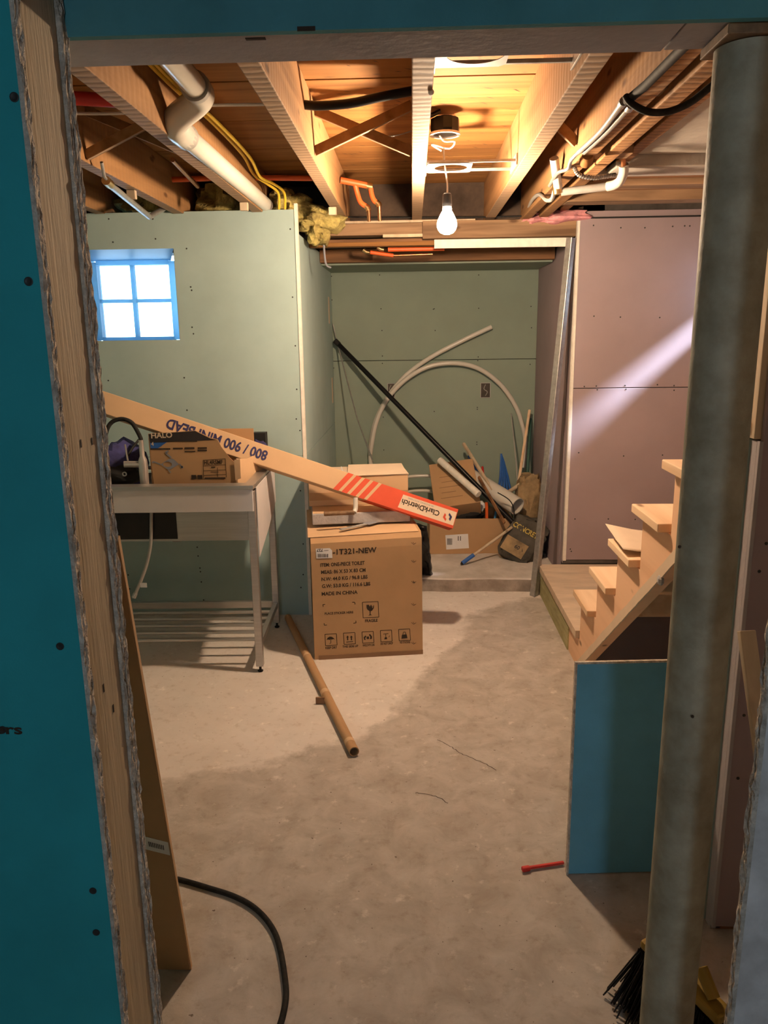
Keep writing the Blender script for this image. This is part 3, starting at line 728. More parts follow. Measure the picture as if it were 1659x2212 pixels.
# =================================================================== LARGE OBJECTS
# ---- stairs
st = thing('staircase', (0.77, 3.4, 0), 'unfinished wooden stairs with a low landing under the mauve wall', 'stairs')
SX = 0.775; EX = 1.74
rise0 = 0.19; R_ = 0.1975
far = [3.40 - 0.28 * k for k in range(6)]           # far (front) edge of each tread, climbing towards the camera
MB().box(0.757, EX, 3.385, 4.44, 0.150, 0.190).build('landing_top', M['ply'], st, bevel=.002)
MB().box(0.768, 0.806, 3.60, 4.44, 0.0, 0.149).build('landing_side', M['treated'], st, bevel=.002)
MB().box(0.806, EX, 3.40, 3.44, 0.0, 0.149).build('landing_joist', M['treated'], st)
for k in range(6):
    zt = rise0 + R_ * (k + 1); yf = far[k]
    MB().box(0.742, EX, max(yf - .285, 1.845), yf, zt - .028, zt).build('tread', M['pine'], st, bevel=.003)
    if k > 0: MB().box(SX + .04, EX, yf - .048, yf - .03, zt - R_, zt - .029).build('riser', M['pine'], st)
# sawtooth stringer
pts = [(3.605, 0.0), (3.605, 0.149), (3.372, 0.149)]
for k in range(6):
    zt = rise0 + R_ * (k + 1) - .029; yv = far[k] - .03
    pts += [(yv, zt - R_ if k else .149), (yv, zt)]
yl = 1.85
pts += [(yl, pts[-1][1]), (yl, pts[-1][1] - .26)]
slope = (0.884 - 0.05) / (3.301 - 2.186)
yb0 = 3.301 + .05 / slope
pts += [(yl, max(0, (yb0 - yl) * slope))] if False else []
pts[-1] = (yl, (yb0 - yl) * slope)
pts += [(yb0, 0.0)]
clean = []
for q in pts:
    if not clean or (abs(q[0] - clean[-1][0]) + abs(q[1] - clean[-1][1])) > 1e-4: clean.append(q)
Ms = Matrix(((0, 0, 1, SX), (1, 0, 0, 0), (0, 1, 0, 0), (0, 0, 0, 1)))
MB().prism(clean, 0.038, Ms).build('stringer', M['stringer'], st)
MB().prism(clean, 0.038, Matrix.Translation((EX - SX - .05, 0, 0)) @ Ms).build('stringer', M['stringer'], st)
# rough pale strip along the cut lower edge
P = []; n = 60
for i in range(n + 1):
    t = i / n; y = yb0 + (yl - yb0) * t; P.append((y, (yb0 - y) * slope + .003 * mnoise.noise(Vector((t * 45, 2, 0)))))
Q = [(y + .004, z + .042 + .006 * mnoise.noise(Vector((y * 9, 7, 0)))) for y, z in P]
MB().prism(P + Q[::-1], .006, Matrix.Translation((-.006, 0, 0)) @ Ms).build('cut_edge', M['inkcream'], st)
MB().box(0.815, EX, 3.352, 3.366, 0.0, .345).build('closing_panel', M['mauve'], st)
c = at(1427, 1253, X=SX - .002); mb = MB(); mb.sphere(c, .018, 7, 5, .6, 1, 1.0); mb.build('foam_blob', M['greypaper'], st)
# rosin paper lifting on the third tread
zt = rise0 + R_ * 3 + .001; yf = far[2]
mb = MB(); n = 12; vs = []; fs = []
for i in range(n + 1):
    u = i / n
    for j in range(n + 1):
        v = j / n
        x = 0.735 + .6 * u; y = yf + .02 - .26 * v
        z = zt + .052 * math.exp(-u * 3.0) * (1 - v * .55) + .004 * mnoise.noise(Vector((x * 12, y * 12, 0)))
        vs.append((x, y, z))
for i in range(n):
    for j in range(n): fs.append((i * (n + 1) + j, i * (n + 1) + j + 1, (i + 1) * (n + 1) + j + 1, (i + 1) * (n + 1) + j))
o = MB().add(vs, fs).build('paper_sheet', M['inkcream'], None, smooth=True)
sm = o.modifiers.new('thick', 'SOLIDIFY'); sm.thickness = .0015
tag(o, 'curled paper sheet lying on the third stair tread', 'paper')

# ---- steel column
cl = thing('support_column', (0.51, 1.297, 0), 'grey-green steel support column standing under the boxed beam', 'column')
MB().lathe([(.0505, .012), (.0505, 1.962)], (0.51, 1.297, 0), n=48).build('shaft', M['columnpaint'], cl, smooth=True)
MB().box(.43, .59, 1.237, 1.352, 0, .012).build('base_plate', M['rust'], cl, bevel=.002)
MB().box(.455, .565, 1.24, 1.352, 1.964, 1.979).build('top_plate', M['rust'], cl, bevel=.002)
mb = MB()
for x, y in [(1468, 1181), (1496, 1548)]:
    d = ray(x, y); d = Vector((d.x, d.y)); 
    c = at(x, y, Y=1.247); mb.sphere(c, .003, 6, 4)
mb.build('scratch_marks', M['ink'], cl)

# ---- leaning blue cutoff
A = Vector((.447, 1.957, 0)); U = Vector((1, .06, 0)).normalized(); Vv = Vector((.02, .10, .62)).normalized()
F = frame(A, U, Vv)
pn = thing('drywall_offcut', A, 'blue drywall offcut leaning on the stairs in front of the dark opening', 'drywall panel')
MB().box(0.004, .62, 0.004, .628, -.0135, 0, F).build('board', M['bluepanel'], pn)
mb = MB()
mb.box(0, .62, .628, .634, -.0135, .0005, F); mb.box(-.002, .004, 0, .634, -.0135, .0005, F)
mb.build('cut_edge', M['gypsum'], pn)

# ---- tall carton leaning on the partition
bA = Vector((-.563, 1.590, 0)); tA = Vector((-.506, 1.245, 1.215))
ax = (tA - bA); L = ax.length; ax.normalize()
side = Vector((-1, -.03, 0)); side = (side - ax * side.dot(ax)).normalized()
F = frame(bA, side, ax)       # local x = left, y = up the carton; z = side x ax
nz_ = side.cross(ax)
ct = thing('carton', bA, 'long flattened brown carton standing on end behind the left jamb', 'cardboard box')
sgn = 1 if nz_.y > 0 else -1
MB().box(0, .30, 0, L, 0, sgn * .014, F).build('carton_body', M['cardboard'], ct, bevel=.002)
MB().box(-.0015, .004, 0, L, sgn * .002, sgn * .012, F).build('torn_edge', M['cardlight'], ct)
mb = MB(); lz = -sgn * .0008
p = onplane(337, 1826, bA, nz_); q = F.inverted() @ p
FL = frame(F @ Vector((q.x, q.y, lz)), side * .8 + ax * .3, ax)
mb.flat([(-.03, -.022), (.03, -.022), (.03, .022), (-.03, .022)], FL); mb.build('shipping_label', M['label'], ct)
mb = MB(); FL2 = Matrix.Translation(nz_ * lz * .5) @ FL
for k in range(9): mb.flat([(-.018 + k * .004, -.008), (-.016 + k * .004, -.008), (-.016 + k * .004, .008), (-.018 + k * .004, .008)], FL2)
mb.build('barcode', M['inkblack'], ct)

# ---- utility sink
sk = thing('utility_sink', (-1.05, 3.6, 0), 'stainless steel utility sink on four square legs under the window', 'sink')
FR = Vector((-.726, 3.338, 0)); ang = math.radians(1.8)
Us = Vector((-math.cos(ang), -math.sin(ang), 0)); Vs = Vector((-.0, 1, 0)); Vs = Vector((Us.y * -1 * -1, 0, 0)) + Vector((0, 1, 0)); Vs = Vector((math.sin(ang) * -1 * -1, math.cos(ang), 0)); Vs = Vector((0, 0, 1)).cross(Us) * -1
if Vs.y < 0: Vs = -Vs
def S(u, v, z): return FR + Us * u + Vs * v + Vector((0, 0, z))
WS, DS, TOP = .98, .56, .905
FS = Matrix(((Us.x, Vs.x, 0, FR.x), (Us.y, Vs.y, 0, FR.y), (0, 0, 1, 0), (0, 0, 0, 1)))
for u in (0, WS):
    for v in (0, DS):
        lg = MB().box(u - .017, u + .017, v - .017, v + .017, .03, TOP - .03, FS).build('leg', M['steel'], sk, bevel=.003)
        MB().lathe([(.012, 0), (.014, .006), (.006, .010), (.006, .03)], S(u, v, 0), n=10).build('foot', M['blackmatte'], lg)
# basin
mb = MB()
bz = .645
mb.box(.02, WS - .02, .0, .012, bz, .79, FS); mb.box(.02, WS - .02, DS - .012, DS, bz, TOP - .04, FS)
mb.box(.02, .032, .012, DS - .012, bz, TOP - .04, FS); mb.box(WS - .032, WS - .02, .012, DS - .012, bz, TOP - .04, FS); mb.box(.032, WS - .032, .012, DS - .012, bz, bz + .01, FS)
mb.build('basin', M['steel'], sk)
MB().box(-.012, WS + .012, -.030, -.018, .785, .886, FS).build('apron', M['filmwhite'], sk, bevel=.002)
mb = MB(); mb.box(-.018, WS + .018, -.034, .03, .886, TOP, FS); mb.box(-.018, WS + .018, DS - .03, DS + .03, .886, TOP, FS); mb.box(-.018, .03, .03, DS - .03, .886, TOP, FS); mb.box(WS - .03, WS + .018, .03, DS - .03, .886, TOP, FS)
mb.build('rim', M['steel'], sk, bevel=.003)
# side apron, bevelled down towards the back
mb = MB(); Mside = Matrix(((0, 0, Us.x, 0), (0, 0, Us.y, 0), (0, 1, 0, 0), (0, 0, 0, 1)))
prof = [(.02, .885), (DS + .02, .885), (DS + .02, .70), (.30, .62), (.02, .56)]
vs = [S(-.022, a, b2) for a, b2 in prof] + [S(-.018, a, b2) for a, b2 in prof]
n = len(prof); fs = [tuple(range(n)), tuple(range(2 * n - 1, n - 1, -1))] + [(i, (i + 1) % n, n + (i + 1) % n, n + i) for i in range(n)]
MB().add(vs, fs).build('side_apron', M['filmwhite'], sk)
MB().box(.0, WS, DS - .03, DS - .01, .60, .64, FS).build('rear_rail', M['steel'], sk)
# black opening panel and drain
MB().box(.345, .625, -.003, .001, .655, .785, FS).build('black_panel', M['blackmatte'], sk, bevel=.001)
MB().lathe([(.045, .0), (.042, -.02), (.026, -.035), (.024, -.075)], S(.43, .28, bz), n=18).build('drain', M['conduit'], sk, smooth=True)
# shelf of round bars
zs = .135
mb = MB(); mb.box(-.012, .012, .017, DS - .017, zs - .015, zs + .015, FS); mb.build('shelf_rail', M['steel'], sk, bevel=.002)
mb = MB(); mb.box(WS - .012, WS + .012, .017, DS - .017, zs - .015, zs + .015, FS); mb.build('shelf_rail', M['steel'], sk, bevel=.002)
MB().box(.017, WS - .017, DS - .012, DS + .012, zs - .018, zs + .018, FS).build('shelf_rail', M['steel'], sk, bevel=.002)
for k in range(5):
    v = .07 + k * .092
    MB().tube([S(.012, v, zs), S(WS - .012, v, zs)], .0095, 12).build('shelf_bar', M['steel'], sk, smooth=True)
# faucet
fb = at(312, 1040, Y=3.42); fb.z = TOP
fc = thing('faucet', fb, 'brushed steel gooseneck faucet with a black hose neck on the sink', 'faucet')
MB().lathe([(.021, -.03), (.021, .085), (.0195, .10), (.0115, .118), (.011, .192)], fb, n=24).build('body', M['chrome'], fc, smooth=True)
nk = [fb + Vector((0, 0, .185)), fb + Vector((-.002, 0, .205)), at(290, 920, Y=3.42), at(280, 910, Y=3.415), at(262, 905, Y=3.41), at(243, 911, Y=3.40), at(232, 926, Y=3.39), at(227, 950, Y=3.38), at(226, 985, Y=3.38)]
MB().tube(nk, .0095, 12, smooth_path=5).build('neck', M['rubber'], fc, smooth=True)
a = at(305, 1003, Y=3.42); b2 = at(268, 1003, Y=3.405)
MB().tube([a, b2], .0155, 16).build('valve', M['chrome'], fc, smooth=True)
MB().tube([at(276, 995, Y=3.41), at(270, 960, Y=3.41)], .004, 8).build('handle', M['chrome'], fc, smooth=True)
# supply hose
hp = [at(330, 1060, Y=3.31), at(327, 1110, Y=3.31), at(326, 1170, Y=3.31), at(318, 1215, Y=3.31), at(306, 1250, Y=3.30), at(291, 1286, Y=3.29)]
hs_ = thing('supply_hose', hp[-1], 'grey braided supply hose with a white tag hanging from the sink', 'hose')
MB().tube(hp, .0075, 10, smooth_path=6).build('hose', M['conduit'], hs_, smooth=True)
MB().lathe([(.010, -.012), (.010, .012)], hp[-1], (hp[-2] - hp[-1]), 8).build('nut', M['galv'], hs_)
c = at(310, 1264, Y=3.29); MB().box(c.x - .016, c.x + .016, c.y - .001, c.y, c.z - .011, c.z + .011).build('paper_tag', M['label'], hs_)
# things standing in the sink
def lump(c, sx, sy, sz, seed, amp=.25, n=18, m=12):
    mb = MB(); mb.sphere((0, 0, 0), 1, n, m)
    for i, q in enumerate(mb.v):
        d = 1 + amp * mnoise.noise(q * 1.6 + Vector((seed, 0, 0))) + amp * .6 * mnoise.noise(q * 4 + Vector((0, seed, 0)))
        mb.v[i] = Vector((c[0] + q.x * d * sx, c[1] + q.y * d * sy, c[2] + q.z * d * sz))
    return mb
c = at(262, 985, Y=3.62)
bg = thing('tool_bag', c, 'navy and black cloth bag lying in the sink behind the faucet', 'bag')
lump((c.x - .02, 3.62, .95), .15, .14, .11, 3.0, .35).build('bag_body', M['bluecloth'], bg, smooth=True)
lump((c.x - .02, 3.52, .915), .16, .06, .055, 8.0, .4).build('bag_flap', M['blackmatte'], bg, smooth=True)
MB().tube([at(300, 950, Y=3.6), at(286, 968, Y=3.56), at(276, 985, Y=3.52)], .006, 7).build('strap', M['blackmatte'], bg)
e_ = at(269, 1024, Y=3.45); MB().ring((e_.x, 3.452, e_.z), (e_.x, 3.448, e_.z), .011, .006, 14).build('grommet', M['label'], bg)
# HALO carton
HYF = 3.44
hl = thing('halo_carton', (-1.0, 3.5, bz), 'torn open cardboard carton with black band sitting in the sink', 'cardboard box')
def hp_(x, y): q = at(x, y, Y=HYF); return (q.x, q.z)
front = [hp_(320, 937), hp_(395, 932), hp_(422, 930), hp_(455, 946), hp_(470, 949), hp_(478, 965), hp_(497, 990), hp_(508, 1000), hp_(512, 1040), hp_(508, 1075), hp_(336, 1080)]
Mf = Matrix(((1, 0, 0, 0), (0, 0, 1, HYF), (0, 1, 0, 0), (0, 0, 0, 1)))
MB().prism(front, .004, Mf).build('front_panel', M['cardboard'], hl)
x0 = front[0][0]; x1 = front[8][0]; ztop = front[0][1]
MB().box(x0 - .002, x0 + .002, HYF + .004, HYF + .30, .72, ztop - .02).build('side_panel', M['cardboard'], hl)
mb = MB(); P = [(x1, HYF + .002, .72), (x1 + .06, HYF + .29, .72), (x1 + .06, HYF + .29, .99), (x1 + .02, HYF + .12, .985), (x1, HYF + .002, 1.005)]
vs = [Vector(q) for q in P] + [Vector(q) + Vector((.004, 0, 0)) for q in P]; n = 5
MB().add(vs, [tuple(range(n)), tuple(range(2 * n - 1, n - 1, -1))] + [(i, (i + 1) % n, n + (i + 1) % n, n + i) for i in range(n)]).build('side_panel', M['cardlight'], hl)
a = at(470, 926, Y=HYF + .30); b2 = at(548, 932, Y=HYF + .30)
MB().box(x0, b2.x, HYF + .295, HYF + .30, .72, a.z).build('back_panel', M['cardboard'], hl)
def hprint(polys, mm, nm, dy=.0008):
    mb = MB()
    for P in polys: mb.add([(hp_(x, y)[0], HYF - dy, hp_(x, y)[1]) for x, y in P], [tuple(range(len(P)))])
    return mb.build(nm, mm, hl)
hprint([[(321, 938), (395, 933), (421, 931), (454, 947), (468, 950), (324, 957)]], M['inkblack'], 'black_band')
hprint([[(324, 957), (362, 954), (345, 966), (338, 970), (326, 971)]], M['bluepipe'], 'blue_patch')
Fh = lambda x, y, dy=.0014: frame((hp_(x, y)[0], HYF - dy, hp_(x, y)[1]), (1, 0, .035), (0, 0, 1))
mb = MB(); text_on(mb, 'HALO', Fh(327, 947), 0, 0, .098, .026); mb.build('printed_text', M['inkcream'], hl)
mb = MB(); text_on(mb, '4', Fh(327, 963), 0, 0, .012, .018); mb.build('printed_text', M['inkcream'], hl)
mb = MB(); text_on(mb, 'HL4RSMF', Fh(441, 1004), 0, 0, .088, .020)
for (x0_, y0_, x1_, y1_) in [(364, 954, 426, 951.5), (325, 971, 368, 968), (374, 970, 395, 967), (399, 970, 420, 966), (427, 969, 447, 966), (399, 976, 422, 974), (427, 974, 447, 971), (442, 1034, 487, 1031), (456, 1010, 465, 1008), (455, 1020, 472, 1019)]:
    p0 = hp_(x0_, y0_); p1 = hp_(x1_, y1_); mb.add([(p0[0], HYF - .0012, p0[1] - .001), (p1[0], HYF - .0012, p0[1] - .001), (p1[0], HYF - .0012, p1[1]), (p0[0], HYF - .0012, p1[1])], [(0, 1, 2, 3)])
# icons and table outline
for (x0_, y0_, x1_, y1_) in [(414, 1035, 424, 1026), (427, 1035, 437, 1026)]:
    p0 = hp_(x0_, y0_); p1 = hp_(x1_, y1_); mb.add([(p0[0], HYF - .0012, p0[1]), (p1[0], HYF - .0012, p0[1]), (p1[0], HYF - .0012, p1[1]), (p0[0], HYF - .0012, p1[1])], [(0, 1, 2, 3)])
def hline(ax_, ay_, bx_, by_, wd=.0012):
    p0 = Vector((*hp_(ax_, ay_),)); p1 = Vector((*hp_(bx_, by_),)); d = (p1 - p0).normalized(); s = Vector((-d.y, d.x)) * wd
    mb.add([(q.x, HYF - .0012, q.y) for q in (p0 - s, p1 - s, p1 + s, p0 + s)], [(0, 1, 2, 3)])
for a_ in [(439, 994, 487, 991), (439, 994, 440, 1034), (487, 991, 489, 1031), (440, 1006, 488, 1004), (440, 1017, 488, 1015), (440, 1027, 488, 1025), (470, 1010, 470, 1030)]: hline(*a_)
mb.build('printed_text', M['ink'], hl)
# printed picture of the mounting plate
mb = MB()
P = [(347, 1003), (370, 988), (388, 1002), (365, 1016)]
cc = Vector(hp_(362, 1003)); ring_in = [(cc.x + .021 * math.cos(t * math.pi / 8), cc.y + .012 * math.sin(t * math.pi / 8)) for t in range(16)]
out = []
Pq = [Vector(hp_(*q)) for q in P]
for t in range(16):
    d = Vector((math.cos(t * math.pi / 8), math.sin(t * math.pi / 8))); best = 9
    for i in range(4):
        a_, b_ = Pq[i], Pq[(i + 1) % 4]; e1 = b_ - a_; den = d.x * e1.y - d.y * e1.x
        if abs(den) > 1e-9:
            w_ = a_ - cc; tt = (w_.x * e1.y - w_.y * e1.x) / den; ss = (w_.x * d.y - w_.y * d.x) / den
            if tt > 0 and -1e-6 <= ss <= 1 + 1e-6: best = min(best, tt)
    out.append((cc.x + d.x * best, cc.y + d.y * best))
mb.add([(x, HYF - .0012, z) for x, z in ring_in + out], [(t, (t + 1) % 16, 16 + (t + 1) % 16, 16 + t) for t in range(16)])
for a_ in [(370, 989, 358, 978, .004), (358, 978, 364, 974, .005), (347, 1003, 332, 997, .003), (332, 997, 329, 1000, .004), (388, 1002, 394, 1010, .003), (391, 1010, 396, 1008, .005), (364, 1015, 369, 1021, .003)]: hline(*a_)
mb.build('printed_picture', M['bluegrey'], hl)
hprint([[(506, 993), (519, 991), (521, 1033), (509, 1037)]], M['cardlight'], 'folded_flap', dy=.006)
# little black carton with blue rag behind
c = at(562, 945, Y=3.86)
nb_ = thing('black_carton', c, 'small black box with a blue rag at the back corner of the sink', 'box')
MB().box(c.x - .035, c.x + .03, 3.84, 3.90, .86, c.z + .025).build('box_body', M['blackmatte'], nb_)
lump((c.x + .0, 3.80, c.z - .05), .045, .03, .04, 21, .4).build('rag', M['bluecloth'], nb_, smooth=True)

# ---- toilet carton
O = Vector((-.484, 3.472, 0)); U = Vector((.527, .076, 0)).normalized(); Nf = Vector((U.y, -U.x, 0)); Bk = -Nf; Z = Vector((0, 0, 1))
TW, TH, TD = .532, .612, .64
FT = Matrix(((U.x, Bk.x, 0, O.x), (U.y, Bk.y, 0, O.y), (0, 0, 1, 0), (0, 0, 0, 1)))
tb = thing('toilet_carton', O, 'large brown carton printed 1T321-NEW standing on the floor', 'cardboard box')
mb = MB()
prof = [(0, .0), (0, .55), (0.004, .588), (.03, .612), (TD, .612), (TD, 0)]
# slightly crushed box with a rounded front top edge
vs = []; nseg = 8
for i in range(nseg + 1):
    x = TW * i / nseg
    for (d, z) in prof:
        q = FT @ Vector((x + (.004 if z < .1 and i == nseg else 0), d + (.003 * mnoise.noise(Vector((x * 8, z * 6, d))) if d > .1 else 0), z + (.002 * mnoise.noise(Vector((x * 9, d * 3, 2))) if z > .1 else 0) + (.012 * (i / nseg) if z > .5 else 0)))
        vs.append(q)
k = len(prof); fs = []
for i in range(nseg):
    for j in range(k): fs.append((i * k + j, i * k + (j + 1) % k, (i + 1) * k + (j + 1) % k, (i + 1) * k + j))
fs.append(tuple(range(k))); fs.append(tuple(range(nseg * k + k - 1, nseg * k - 1, -1)))
MB().add(vs, fs).build('carton_body', M['cardboard'], tb)
MB().box(.02, TW + .004, -.006, .0, .0, .022, FT).build('torn_base', M['carddark'], tb)
MB().box(.0, TW - .0, .026, TD - .02, .613, .6145, FT @ Matrix.Rotation(-.02, 4, 'Y')).build('top_flap', M['cardlight'], tb)
Ff = frame(O + Nf * .0012, U, Z); Fi = Ff.inverted()
def fuv(x, y): q = Fi @ onplane(x, y, O + Nf * .0012, Nf); return q.x, q.y
cr = lambda x, y: (640 + x / 5.53, 1100 + y / 5.53)
mb = MB()
def tline(s, xl, xr, yb, capc):
    mb = MB(); a_ = fuv(*cr(xl, yb)); b_ = fuv(*cr(xr, yb - (xr - xl) * .055)); text_on(mb, s, frame(Ff @ Vector((a_[0], a_[1], 0)), U + Z * ((b_[1] - a_[1]) / (b_[0] - a_[0])), Z), 0, 0, b_[0] - a_[0], capc / 5.53 * .00222); mb.build('printed_text', M['ink'], tb)
tline('-1T321-NEW', 436, 960, 545, 68)
tline('ITEM: ONE-PIECE TOILET', 290, 818, 690, 46); tline('MEAS: 86 X 53 X 83 CM', 297, 828, 775, 46)
tline('N.W: 44.0 KG / 96.8 LBS', 302, 852, 858, 46); tline('G.W: 53.0 KG / 116.6 LBS', 308, 885, 942, 46); tline('MADE IN CHINA', 304, 733, 1034, 46)
tline('PLACE STICKER HERE', 340, 682, 1262, 30); tline('FRAGILE', 822, 972, 1352, 38)
tline('KEEP DRY', 350, 488, 1672, 32); tline('THIS SIDE UP', 552, 740, 1656, 30); tline('HANDLE WITH CARE', 795, 935, 1640, 30); tline('DO NOT DROP', 1008, 1155, 1622, 30); tline('NO STACKING', 1240, 1362, 1606, 30)
mb = MB()
def flush(nm='printed_icon'):
    global mb
    mb.build(nm, M['ink'], tb); mb = MB()
def P2(pts): return [fuv(*cr(x, y)) for x, y in pts]
def fl(pts): mb.flat(P2(pts), Ff)
def ln(x0, y0, x1, y1, wd=6):
    d = Vector((x1 - x0, y1 - y0)).normalized(); s = Vector((-d.y, d.x)) * wd / 2
    fl([(x0 - s.x, y0 - s.y), (x1 - s.x, y1 - s.y), (x1 + s.x, y1 + s.y), (x0 + s.x, y0 + s.y)])
def sqr(xa, ya, xb, yb, sk=.05):
    dx = xb - xa; r = 10
    Q = [(xa, ya), (xb, ya - dx * sk), (xb + 8, yb - dx * sk), (xa + 8, yb)]
    for i in range(4): ln(*Q[i], *Q[(i + 1) % 4], 7)
for q in [(316, 1140, 345, 1136), (318, 1140, 322, 1165), (668, 1112, 698, 1112), (698, 1112, 702, 1138), (333, 1385, 366, 1383), (333, 1362, 335, 1386), (682, 1362, 714, 1358), (712, 1332, 714, 1360)]: ln(*q, 8)
mb.build('corner_marks', M['ink'], tb, kind='stuff'); mb = MB()
# fragile glass
sqr(790, 1112, 978, 1298)
fl([(838, 1142), (868, 1142), (880, 1165), (890, 1140), (902, 1150), (898, 1160), (912, 1158), (905, 1172), (912, 1185), (922, 1146), (928, 1150), (926, 1180), (905, 1212), (888, 1218), (888, 1258), (908, 1266), (860, 1270), (878, 1258), (876, 1218), (850, 1200), (840, 1180)]); flush()
# umbrella
sqr(342, 1495, 480, 1630)
fl([(362, 1562), (375, 1535), (400, 1522), (425, 1525), (448, 1540), (460, 1556), (440, 1550), (425, 1558), (412, 1552), (398, 1562), (382, 1556)]); ln(412, 1555, 414, 1595, 6); ln(414, 1597, 398, 1605, 6); flush()
# arrows
sqr(563, 1480, 700, 1614)
for dx in (0, 45): fl([(612 + dx, 1508), (630 + dx, 1530), (620 + dx, 1531), (622 + dx, 1565), (608 + dx, 1566), (606 + dx, 1532), (596 + dx, 1534)])
ln(598, 1588, 678, 1580, 8); flush()
# hands
sqr(785, 1466, 920, 1600)
fl([(805, 1530), (828, 1508), (838, 1520), (822, 1540), (830, 1560), (812, 1562)]); fl([(905, 1520), (880, 1490), (868, 1500), (885, 1525), (878, 1552), (902, 1550)]); fl([(840, 1522), (868, 1520), (870, 1550), (842, 1552)]); flush()
# drop
sqr(1003, 1450, 1138, 1585)
ln(1040, 1492, 1100, 1486, 7); ln(1068, 1490, 1070, 1530, 7); fl([(1058, 1530), (1082, 1528), (1086, 1552), (1052, 1556)]); ln(1105, 1530, 1116, 1510, 5); flush()
# weight
sqr(1222, 1436, 1356, 1572)
fl([(1256, 1548), (1262, 1500), (1318, 1494), (1328, 1540)]); ln(1272, 1500, 1280, 1470, 7); ln(1280, 1468, 1302, 1468, 7); ln(1304, 1468, 1308, 1498, 7); flush()
for y in (398, 612, 860, 1128, 1352, 1590):                     # crushed tape flutes by the right edge
    ln(1375, y, 1402, y + 22, 5); ln(1402, y + 22, 1432, y + 4, 5); ln(1395, y - 6, 1410, y + 16, 4)
mb.build('crease_marks', M['ink'], tb, kind='stuff')
mb = MB(); Ff = Matrix.Translation(Nf * .0008) @ Ff
fl([(232, 470), (400, 464), (428, 492), (432, 582), (240, 588)]); mb.build('sticker', M['label'], tb)
mb = MB(); Ff = Matrix.Translation(Nf * .0006) @ Ff
for kk in range(15):
    xx = 252 + kk * 9; wq = random.choice((3, 5, 6)); fl([(xx, 532), (xx + wq, 532), (xx + wq, 574), (xx, 575)])
a_ = fuv(*cr(318, 472)); text_on(mb, '727', frame(Ff @ Vector((a_[0], a_[1], 0)), -U, -Z), 0, 0, 74 / 5.53 * .00222, 34 / 5.53 * .00222)
ln(332, 492, 385, 490, 5); mb.build('sticker_print', M['inkblack'], tb)

# ---- flat carton and tall carton stacked on the toilet carton
a = at(670, 1116, Z=.70); 
O2 = Vector((-.498, 3.665, .632)); F2 = Matrix(((U.x, Bk.x, 0, O2.x), (U.y, Bk.y, 0, O2.y), (0, 0, 1, O2.z), (0, 0, 0, 1)))
fbx = thing('flat_carton', O2, 'shallow grey-sided carton lying between two boxes', 'cardboard box')
MB().box(0, .49, 0, .43, 0, .056, F2).build('carton_body', M['greypaper'], fbx, bevel=.004)
MB().box(.004, .486, .004, .426, .0565, .058, F2).build('lid', M['cardlight'], fbx)
O3 = O2 + U * (-.012) + Bk * .165 + Z * .059; F3 = Matrix(((U.x, Bk.x, 0, O3.x), (U.y, Bk.y, 0, O3.y), (0, 0, 1, O3.z), (0, 0, 0, 1)))
bb = thing('tan_carton', O3, 'tan carton with frayed whitish top on the flat carton', 'cardboard box')
MB().box(0, .515, 0, .27, 0, .150, F3).build('carton_body', M['cardlight'], bb, bevel=.003)
MB().box(.002, .513, -.0015, 0, .030, .070, F3).build('packing_tape', M['cardboard'], bb)
MB().box(-.002, .518, -.003, .27, .151, .156, F3).build('top_flap', M['inkcream'], bb)
MB().add([(.51, -.006, .157), (.20, -.008, .154), (.22, .24, .172), (.515, .26, .168)], [(0, 1, 2, 3)], F3).build('top_flap', M['inkcream'], bb)
MB().box(.18, .186, -.004, .27, .1565, .158, F3).build('tape_strip', M['label'], bb)
# L-shaped pipe lying in front of the tan carton
lp = [at(700, 1110, Z=.705), at(765, 1107, Z=.703), at(768, 1098, Z=.72), at(768, 1075, Z=.77)]
pl = thing('elbow_pipe', lp[0], 'short rusty pipe with a white elbow on top of the flat carton', 'pipe')
MB().tube([lp[0], lp[1]], .011, 12).build('pipe', M['rust'], pl, smooth=True)
MB().tube([lp[1], lp[2], lp[3]], .012, 12, smooth_path=4).build('elbow', M['pvc'], pl, smooth=True)
# grey plastic scraper on the toilet carton
a = at(735, 1144, Z=.632); b2 = at(790, 1132, Z=.634); c = at(830, 1121, Z=.638)
sp = thing('scraper', a, 'grey flat scraper with a dark blade on the toilet carton', 'scraper')
MB().bar(a, b2, .022, .006).build('handle', M['conduit'], sp, bevel=.002)
MB().bar(b2, c, .045, .004).build('blade', M['bluegrey'], sp, bevel=.001)

# ---- long corner-bead carton
Rc = at(984, 1121, Y=3.735); Lc = at(222, 868, Y=3.58)
a_ = (Rc - Lc).normalized(); Lc2 = Lc - a_ * .25
v0 = (Z - a_ * Z.dot(a_)).normalized(); n0 = v0.cross(a_)
if n0.y > 0: n0 = -n0
tt = math.radians(21); nn = n0 * math.cos(tt) + v0 * math.sin(tt); vv = v0 * math.cos(tt) - n0 * math.sin(tt)
HB, DB = .102, .075; LB = (Rc - Lc2).length
FB = Matrix(((a_.x, vv.x, nn.x, Lc2.x), (a_.y, vv.y, nn.y, Lc2.y), (a_.z, vv.z, nn.z, Lc2.z), (0, 0, 0, 1)))
lb = thing('long_carton', Rc, 'long thin carton with red printed end lying across the boxes and sink', 'cardboard box')
MB().box(0, LB, -HB / 2, HB / 2, -DB, 0, FB).build('carton_body', M['cardlight'], lb, bevel=.003)
FBi = FB.inverted()
def buv(x, y, off=.0): q = FBi @ onplane(x, y, Lc2, nn); return q.x, q.y
c8 = lambda x, y: (640 + x / 4.1475, 960 + y / 4.1475)
s0 = buv(*c8(755, 390))[0]; s1 = buv(*c8(630, 500))[0]
tilt = s0 - s1
h2 = HB / 2
Fp = FB @ Matrix.Translation((0, 0, .0008))
